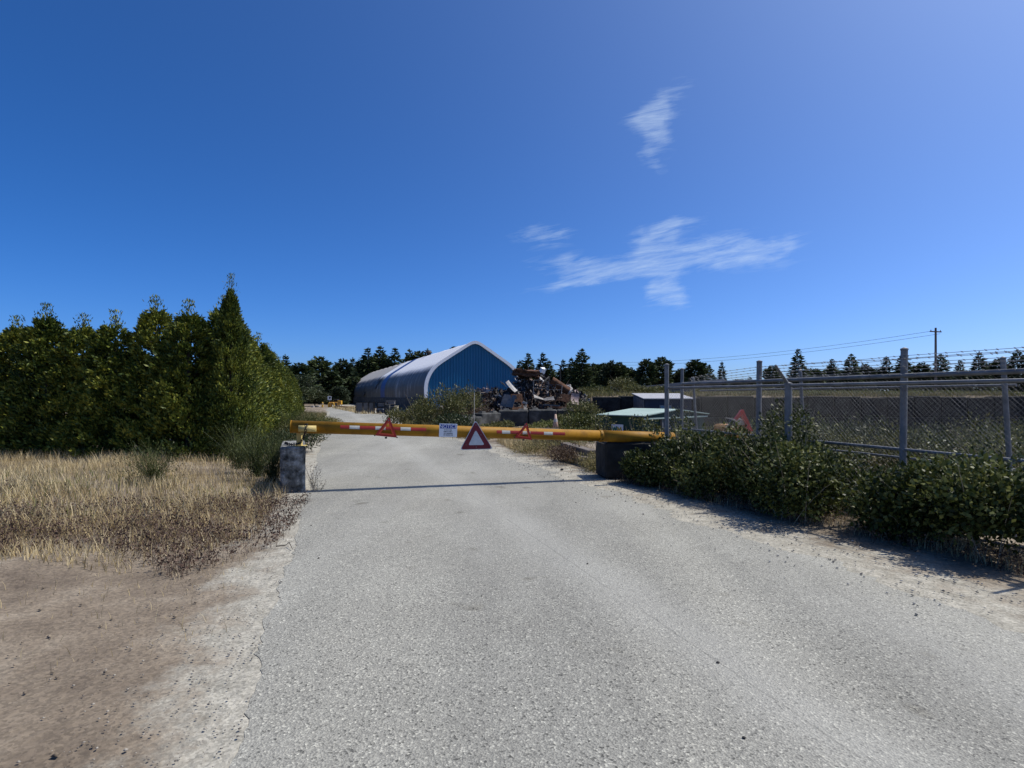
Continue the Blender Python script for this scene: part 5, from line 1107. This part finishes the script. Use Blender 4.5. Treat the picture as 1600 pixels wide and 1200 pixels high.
for k, (ya, yb) in enumerate(((578, 573.5), (581, 577.5), (584, 582), (587.5, 586), (590, 589.5))):
    z = at(1184, yb, 9.6).z; wr.append([B0+u2*(sC*.12)+Vector((0, 0, z-.13+.02*k)), B0+u2*sC*.55+Vector((0, 0, z-.045)), B0+u2*sC+Vector((0, 0, z)), B0+u2*(sC+1.4)+Vector((0, 0, z-.012)), B0+u2*(sC+2.6)+Vector((0, 0, z+.01)), G0+Vector((0, 0, z))])
fence('chain_link_fence', 'second chain-link fence, topped with level strands of barbed wire', B0, G0, [(0, 2.18, .034), (sC, 2.2, .045), (sC+2.6, 2.2, .04), (L2, 2.2, .04)], 1.87, .9, [(1.87, .03, 0, L2), (.925, .022, 0, L2)], (.93, 1.86, .058, .0, L2), wires=wr, seed=2, lean=(.03, 0, 0))
H0 = Vector((gx(1094, 12.6), 12.6, 0)); H1 = H0+u2*6.2
fence('chain_link_fence', 'farthest fence section, with a leaning slim post and lower top rail', H0, H1, [(0, 2.02, .028), (3.1, 2.05, .028), (6.2, 2.05, .028)], 1.74, .8, [(1.74, .018, 0, 6.2), (.72, .018, 0, 6.2)], (.73, 1.73, .06, 0, 6.2), seed=3, lean=(-.16, 0, 0))

# ================================================================== undergrowth
def gl(x, y): return (x, y, float(gh(x, y))-.02)
def lobes(seed, w, d, h, n=5):
    rr = random.Random(seed); out = []
    for i in range(n):
        s = rr.uniform(.55, .9); out.append((rr.uniform(-.5, .5)*w, rr.uniform(-.5, .5)*d, rr.uniform(.25, .6)*h, w*.38*s, d*.45*s, h*.45*s))
    return out
def bramble(x, y, w, d, h, n, L, label, seed, group='bramble bushes in front of the fence'):
    return bush('bramble_bush', gl(x, y), lobes(seed, w, d, h, 7), n, L, M['berry'], label, 'bush', group, seed, 'twig', .45, .62, 26, .35, .005, 1.2)
br = [(2.75, 10.35, 1.0, .8, .78, 'low bramble bush at the foot of the tall fence end post'), (3.2, 9.75, 1.2, 1.1, 1.12, 'bramble bush between the tall end post and the middle fence posts'), (3.6, 9.0, 1.3, 1.0, .96, 'dense dark bramble bush below the leaning middle fence post'), (3.88, 8.35, 1.3, 1.1, 1.15, 'bramble bush around the foot of the angled-arm fence post'), (4.2, 7.55, 1.4, 1.15, 1.12, 'bramble bush right of the angled-arm post, spilling to the road edge')]
for i, (x, y, w, d, h, lab) in enumerate(br): bramble(x, y, w, d, h, 15000, .058, lab, 200+i)
for i, (x, y) in enumerate(((4.75, 6.6), (5.25, 5.6), (5.7, 4.7))): bramble(x, y, 1.5, 1.1, 1.05, 12000, .06, ['bramble bush far right, first beyond the angled-arm post', 'bramble bush farther right along the near fence', 'bramble bush nearest the camera on the right'][i], 220+i)
for i, (x, y, w, h) in enumerate(((3.3, 11.6, 1.3, .95), (4.4, 10.6, 1.6, .95), (5.2, 9.0, 1.8, 1.0), (6.0, 7.4, 1.8, 1.0))): bramble(x, y, w, 1.3, h, 5500, .085, ['bramble growing between the near and second fence, at their left end', 'bramble growing behind the near fence, left of the digger', 'bramble growing behind the second fence, right of the digger', 'bramble growing behind the fences at far right'][i], 240+i, 'brambles behind the near fence')
# climbers on the fence right of the middle post
for i, (px, Y, h) in enumerate(((1222, 8.9, 1.55), (1245, 8.6, 1.5), (1062, 12.2, 1.25))):
    x = gx(px, Y); bush('climbing_plant', gl(x, Y), [(0, 0, h*.75, .22, .25, .42), (.05, 0, h*.45, .3, .3, .4), (-.1, 0, h*.25, .35, .3, .35)], 2200, .06, M['berry'], ['leafy climber on the fence just left of the angled-arm post', 'leafy climber on the fence just right of the angled-arm post', 'leafy climber at the left ends of the rear fences'][i], 'climber', None, 260+i)
# young sprays rising over the boom
for i, (px, py, Y, n) in enumerate(((1010, 655, 12.2, 500), (936, 645, 15.5, 380), (1032, 676, 10.9, 420), (998, 655, 14.0, 260))):
    c = at(px, py, Y); h = c.z; bush('bramble_spray', gl(c.x, Y), [(0, 0, h*.93, .22, .15, .13), (.2, 0, h*.72, .22, .18, .2), (-.12, 0, h*.5, .22, .2, .25)], n, .07, M['shrub'], ['pale bramble spray arching in front of the green shed door', 'taller bramble spray left of the small white logo board', 'yellowish spray hanging over the right end of the barrier', 'thin spray between the logo board and the shed door'][i], 'plant', None, 280+i, ncane=9)
# olive shrubs left of the scrap heap
sh = [(676, 27.5, 2.6, 2.35, 'shrub', 'broad yellow-green shrub in front of the blue end wall'), (700, 31, 2.6, 2.5, 'shrub', 'taller olive shrub touching the blue wall, left of the pale rod'), (650, 31, 2.2, 1.35, 'shrub', 'lower olive shrub beside the apron, left of the others'), (722, 29.5, 2.2, 1.25, 'shrubred', 'reddish shrub between the blue wall and the block row'), (757, 29.6, 2.0, .95, 'shrubred', 'reddish-brown shrub behind the left end of the block row'), (690, 24.5, 2.2, .95, 'broad', 'dark low shrub left of the block row, above the notice sign'), (738, 33, 2.2, 1.3, 'shrubred', 'rust-tinged shrub at the foot of the blue wall')]
for i, (px, Y, w, h, m, lab) in enumerate(sh):
    bush('roadside_shrub', gl(gx(px, Y), Y), lobes(300+i, w, 1.6, h, 7), 5200, .12, M[m], lab, 'shrub', 'shrubs between the road and the scrap heap', 300+i, 'twig', .7, .4, 30, .3, .008, 1.25)
sp = at(664, 605, 30); 
# bushes right of the block row, below the bank
for i, (px, Y, w, h, m, lab) in enumerate(((893, 26.5, 1.1, .85, 'shrub', 'olive bush right of the traffic cone'), (912, 27.5, 1.3, 1.5, 'shrub', 'tall olive bush at the right end of the scrap heap'), (915, 24, 1.5, 1.1, 'berry', 'dark bramble between the traffic cone and the dark wall'), (930, 25, 1.0, .75, 'berry', 'bramble at the left corner of the green shed'), (850, 25.5, 1.6, .65, 'greengrass', 'low yellow-green weed clump left of the traffic cone'), (780, 25.6, 1.4, .55, 'shrub', 'low green weeds below the second wall block'))):
    bush('yard_bush', gl(gx(px, Y), Y), lobes(330+i, w, 1.4, h, 6), 4200, .10, M[m], lab, 'bush', 'bushes round the block row', 330+i, 'twig', .6, .45, 22, .3, .007, 1.25)
for i, (px, Y, w, h, lab) in enumerate(((956, 40, 2.4, 1.5, 'tall dry shrub on the bank left of the long low roof'), (930, 44, 2.6, .8, 'low shrub on the grassy bank behind the scrap heap'), (1000, 38, 2.0, .7, 'shrub on the bank above the dark container'), (1028, 42, 2, .9, 'shrub on the bank in front of the long low roof'), (1120, 40, 2.6, .8, 'shrub on the bank behind the digger'), (1180, 44, 3, .9, 'shrub on the bank seen through the second fence'))):
    bush('bank_shrub', gl(gx(px, Y), Y), lobes(350+i, w, 2, h, 6), 2600, .16, M['shrub'], lab, 'shrub', 'shrubs on the bank', 350+i, 'twig', .8, .35, 24, .3, .01, 1.3)
# left side: broom, dry grass and red-brown weeds
broom((gx(402, 10.6), 10.6, .08), 210, 1.05, .55, 'dark green broom between the dry grass and the left concrete block', 1)
broom((gx(376, 11.6), 11.6, .1), 170, 1.25, .85, 'broom with long fanned stems in front of the dark hedge end', 2)
broom((gx(425, 10.0), 10.0, .06), 150, .85, .4, 'small broom pressed against the left concrete block', 3)
broom((gx(428, 12.6), 12.6, .08), 130, .9, .5, 'broom behind the left block, below the sunlit hedge', 4)
broom((gx(455, 21), 21, 0), 230, 1.45, .8, 'broom clump behind the left end of the barrier', 5)
broom((gx(478, 24.5), 24.5, 0), 230, 1.25, .9, 'grey-green broom beside the road, just past the barrier', 6)
broom((gx(492, 29), 29, 0), 200, 1.1, .9, 'last broom clump beside the road past the barrier', 7)
broom((gx(240, 9.5), 9.5, .1), 150, .9, .6, 'broom standing alone in the dry grass far left', 8)
for i, (px, Y, w, h, m, lab) in enumerate(((440, 15.5, 1.3, .75, 'broad', 'low dark weeds behind the concrete block'), (470, 20.5, 1.6, .8, 'shrub', 'low green weeds under the free end of the barrier'), (494, 26, 1.6, .8, 'shrub', 'weedy mound at the road edge past the barrier'), (505, 30.5, 1.4, .6, 'tangrass', 'tan weed mound at the road edge, nearest the road'))):
    bush('verge_weeds', gl(gx(px, Y), Y), lobes(380+i, w, 1.3, h, 6), 3200, .085, M[m], lab, 'weeds', 'weed clumps on the left verge', 380+i, 'twig', .7, .4, 22, .3, .005, 1.3)
bush('dead_weed', gl(gx(481, 9.4), 9.5), [(.05, 0, .33, .14, .12, .16), (.12, 0, .2, .12, .1, .12)], 160, .022, M['sorrel'], 'dry brown weed leaning out of the block onto the road', 'weed', None, 400, ncane=16, rad=.003)
bush('dead_weed', gl(gx(484, 9.3)+.05, 9.35), [(.06, 0, .14, .14, .1, .1)], 60, .02, M['sorrel'], 'smaller dry weed at the foot of the block by the road', 'weed', None, 401, ncane=10, rad=.003)
g1 = [(-3.5, 8.3), (-3.9, 10.0), (-5.4, 13.2), (-16, 14.5), (-13, 7), (-6, 5.6), (-3.2, 6.9)]
grass('dry_grass', g1, 40000, .08, .34, M['drygrass'], 'dry golden grass on the left verge in front of the hedge', seed=5)
grass('dry_grass', [(-2.9, 6.3), (-3.4, 8.0), (-9, 8), (-10, 4.6), (-6, 5.2), (-3.4, 4.9)], 11000, .05, .24, M['drygrass'], 'short dry grass thinning out toward the dusty verge', seed=6)
def weeds(name, poly, n, label, seed):
    r = np.random.default_rng(seed); P = scatter(poly, n, r); k = .5+.5*hnoise(P[:, 0]*2.6+1, P[:, 1]*2.9); P = P[r.random(len(P)) < np.clip(k+.2, .1, 1)]; n = len(P); H = r.uniform(.03, .2, n); z = gh(P[:, 0], P[:, 1])
    V1, F1 = blades(np.column_stack([P, z]), H, .9, np.full(n, .0045), r)
    idx = np.repeat(np.arange(n), 3); q = r.uniform(.5, 1.05, len(idx)); C = np.column_stack([P[idx]+r.normal(0, .03, (len(idx), 2)), z[idx]+H[idx]*q]); L_ = r.uniform(.012, .034, len(idx)); V2, F2 = leafq(C, r.normal(size=(len(idx), 3)), L_, L_*.7, r)
    o = link(name, quads_to_mesh(name, np.vstack([V1, V2]), np.vstack([F1, F2+len(V1)]), M['sorrel'])); return tag(o, label, 'weeds', kind='stuff')
weeds('sorrel_weeds', [(-2.5, 6.0), (-3.1, 8.6), (-4.6, 8.4), (-6.5, 6.9), (-7.6, 5.6), (-5.4, 5.0), (-4.2, 5.6), (-2.9, 4.8)], 7500, 'low red-brown dried weeds along the left road edge', 8)
weeds('sorrel_weeds', [(-5, 5.0), (-6.5, 8.5), (-12, 8.6), (-10, 4.4), (-7, 5.2)], 2200, 'sparse brown dried weeds on the far left verge', 9)
grass('tan_grass', [(gx(625, 34), 34), (gx(640, 27), 27), (gx(690, 22), 22), (gx(760, 20), 20), (gx(790, 23), 23), (gx(720, 27), 27), (gx(700, 32), 33), (-7.6, 38)], 15000, .2, .6, M['tangrass'], 'tan grass along the right road edge below the olive shrubs', w=(.012, .03), seed=11)
grass('tan_grass', [(gx(775, 19.5), 19.5), (gx(800, 16.5), 16.5), (gx(870, 14), 14), (gx(930, 12), 12), (gx(936, 13), 13), (gx(900, 19), 19), (gx(860, 23), 23), (gx(790, 23), 23)], 13000, .15, .5, M['drygrass'], 'dry straw-coloured grass between the barrier and the block row', w=(.006, .016), seed=12)
grass('bank_grass', [(3.6, 33), (18, 32.6), (40, 33), (60, 75), (6, 75), (4, 45)], 26000, .12, .42, M['greengrass'], 'rough yellow-green grass covering the bank behind the yard', w=(.03, .07), seed=13)
grass('yard_slope_grass', [(gx(1066, 22), 22), (gx(1120, 20), 20), (gx(1125, 31), 31), (gx(1062, 31), 31)], 9000, .2, .6, M['tangrass'], 'tan grass in the yard left of the digger', w=(.012, .03), seed=14)
grass('verge_grass', [(-7.2, 18), (-10.8, 30), (-16, 48), (-18.5, 48), (-12.3, 29), (-8.6, 17.5)], 14000, .15, .6, M['tangrass'], 'mixed green and tan grass along the foot of the sunlit hedge', w=(.012, .03), seed=15)
grass('tan_grass', [(-11.6, 51.2), (-14.2, 52), (-26, 80), (-22, 80), (-15, 53)], 5000, .2, .5, M['drygrass'], 'dry grass strip along the right of the far road', w=(.03, .06), seed=16)
grass('tan_grass', [(-2.5, 36), (4, 33), (4, 60), (-2, 60), (-10, 44)], 9000, .2, .6, M['tangrass'], 'tan grass in front of the blue end wall', w=(.02, .05), seed=17)
# weeds and old planks by the right block
for i, (px, Y, w, h, m, lab) in enumerate(((852, 15.5, 1.2, .6, 'tangrass', 'brown-green weed clump under the barrier, left of the planks'), (885, 13.4, 1.1, .55, 'shrubred', 'dry brown weed clump at the road edge near the right block'), (905, 17, 1.3, .75, 'greengrass', 'bright yellow-green weeds under the barrier left of the right block'), (815, 18.5, 1.3, .7, 'berry', 'dark weeds under the small red triangle'), (930, 12.1, .8, .45, 'tangrass', 'grass tuft against the right concrete block'))):
    bush('roadside_weeds', gl(gx(px, Y), Y), lobes(420+i, w, 1.0, h, 6), 3000, .06, M[m], lab, 'weeds', 'weed clumps under the barrier', 420+i, 'twig', .8, .35, 24, .25, .004, 1.3)
tag(rough_block((gx(855, 17.2), 17.2, 0), (.8, .5, .62), .15, 'grey block standing behind the weeds under the small red triangle', M['concrete_old'], seed=61, ch=.04), group=None)
for i, (p0, p1, lab) in enumerate((((882, 705, 14.2), (925, 716, 12.9), 'upper weathered timber lying beside the right block'), ((895, 716, 13.6), (928, 722, 12.5), 'lower weathered timber lying beside the right block'))):
    a, b = at(*p0), at(*p1); a.z = max(a.z, .16+.2*(1-i)); b.z = max(b.z, .14+.15*(1-i)); d = b-a; mb = MB(); mb.box((a+b)/2, (d.length, .24, .15), 0, .015, d.to_track_quat('X', 'Z').to_matrix()); tag(mb.build('timber_beam', M['wood'], None, org=(a+b)/2), lab, 'timber', 'old timbers by the right block')
# litter on the road: dark pebbles and a dry stick
def pebble(g, s, i, label):
    bm = bmesh.new(); bmesh.ops.create_icosphere(bm, subdivisions=2, radius=s*.75); rr = random.Random(i)
    for v in bm.verts: v.co *= 1+.35*mnz.noise(v.co*(60/(s*60))*.9+Vector((i*5, 0, 0))); v.co.z = v.co.z*.6+s*.3
    me = bpy.data.meshes.new('pebble'); bm.to_mesh(me); bm.free(); me.materials.append(M['pebble']); tag(link('pebble', me, None, (g.x, g.y, .004)), label, 'stone')
M['pebble'] = plain('dark_pebble', (.03, .028, .026), .9, scale=80)
for i, (px, py, s) in enumerate(((1121.5, 1037, .014), (486, 822, .012), (498, 873, .014), (900, 786, .012), (878, 735, .05), (918, 882, .012), (1163, 1155, .012))):
    g = gnd(px, py); pebble(g, s, i, ['dark pebble alone on the right half of the road', 'small dark stone near the left road edge by the dry weeds', 'dark stone on the left road edge below the stick', 'tiny dark stone on the road below the right block', 'flat dark clod at the road edge left of the right block', 'tiny pebble mid-road between the camera and the right block', 'tiny pebble at the bottom right of the road'][i])
a, b, c = gnd(431, 858), gnd(446, 857), gnd(457, 861); mb = MB(); mb.tube([a+Vector((0, 0, .03)), b+Vector((0, 0, .035)), gnd(452, 855)+Vector((0, 0, .05)), c+Vector((0, 0, .02))], [.006, .005, .005, .003], 6); tag(mb.build('stick', M['bark'], None, org=a), 'thin crooked stick poking from the weeds onto the road', 'stick')
# taller shoots standing out of the brambles and the growth inside the yard
for i, (px, Y, h) in enumerate(((1078, 9.6, 1.25), (1118, 9.0, 1.05), (1212, 8.2, 1.4), (1262, 7.7, 1.4))):
    x = gx(px, Y)-.1; bush('bramble_spray', gl(x, Y), [(0, 0, h*.86, .16, .16, .16), (.1, .05, h*.66, .2, .18, .2), (-.1, 0, h*.45, .25, .22, .25)], 700, .055, M['berry'], ['shoot rising above the brambles left of the digger', 'shoot rising above the brambles in front of the digger', 'tall shoot left of the angled-arm fence post', 'tall shoot right of the angled-arm fence post'][i], 'plant', 'shoots above the brambles', 500+i, ncane=10)
for i, (px, Y, w, h, m) in enumerate(((1205, 20, 2.6, 2.0, 'broad'), (1245, 18, 2.6, 2.1, 'berry'), (1290, 22, 3.4, 2.3, 'broad'), (1345, 17, 3.0, 2.0, 'shrub'), (1410, 20, 3.4, 2.3, 'broad'), (1480, 16, 3.0, 2.1, 'berry'), (1550, 19, 3.4, 2.3, 'shrub'), (1100, 27, 3.0, 1.5, 'shrub'), (1600, 22, 3.4, 2.2, 'broad'))):
    lab = ['dark leafy bush in the yard just right of the digger', 'dark bush in the yard behind the angled-arm post', 'large bush in the yard, right of the angled-arm post', 'olive bush in the yard, second right of the angled-arm post', 'broad dark bush in the yard, middle of the right fence', 'dark bush close behind the far right fence', 'olive bush behind the far right fence', 'dry bush in the yard left of the digger', 'bush at the far right edge of the yard'][i]
    bush('yard_bush', gl(gx(px, Y), Y), lobes(520+i, w, 2.2, h, 8), 5200, .12, M[m], lab, 'bush', 'bushes in the yard', 520+i, 'twig', .6, .4, 26, .3, .008, 1.25)
grass('yard_grass', [(6, 8), (5, 14), (7.5, 20), (9, 31), (32, 31), (24, 14), (12, 7)], 22000, .12, .45, M['tangrass'], 'tan grass and weeds over the floor of the yard', w=(.012, .03), seed=31)
grass('dirt_tufts', [(-1.9, 3.8), (-2.8, 6.2), (-10, 6.2), (-8, 3.2), (-3, 2.6)], 2600, .03, .13, M['drygrass'], 'scattered dry tufts on the bare dusty verge', w=(.003, .006), seed=32)
YY = RNG.uniform(2.4, 7, 300); XX = road_left(YY)-.5-np.abs(RNG.normal(0, 2.2, 300))
o = stones('earth_clods', np.column_stack([XX, YY]), .005, .02, M['ground'], 33); tag(o, 'small earth clods scattered over the bare verge', 'clods')
grass('bank_grass', [(3.4, 32.35), (30, 32.35), (30, 34.2), (3.6, 34.2)], 16000, .12, .4, M['tangrass'], 'grass hanging over the top edge of the dark retaining wall', w=(.02, .045), seed=41)
grass('verge_grass', [(2.0, 10.6), (2.6, 9.2), (3.35, 7.7), (4.4, 5.6), (5.0, 4.0), (5.8, 4.0), (4.4, 8.0), (3.0, 10.6)], 5200, .04, .24, M['drygrass'], 'dry grass and litter at the foot of the brambles along the right verge', w=(.004, .009), seed=51)
weeds('brown_weeds', [(1.9, 10.5), (3.2, 7.6), (4.7, 4.6), (5.4, 4.6), (3.8, 8.2), (2.8, 10.5)], 1800, 'sparse brown dried weeds at the edge of the right gravel shoulder', 52)
grass('green_weeds', [(-3.6, 8.2), (-4.2, 10), (-9, 11), (-11, 7.5), (-5, 6.6)], 2600, .06, .26, M['greengrass'], 'green weeds mixed into the dry grass on the left verge', w=(.006, .014), seed=53)
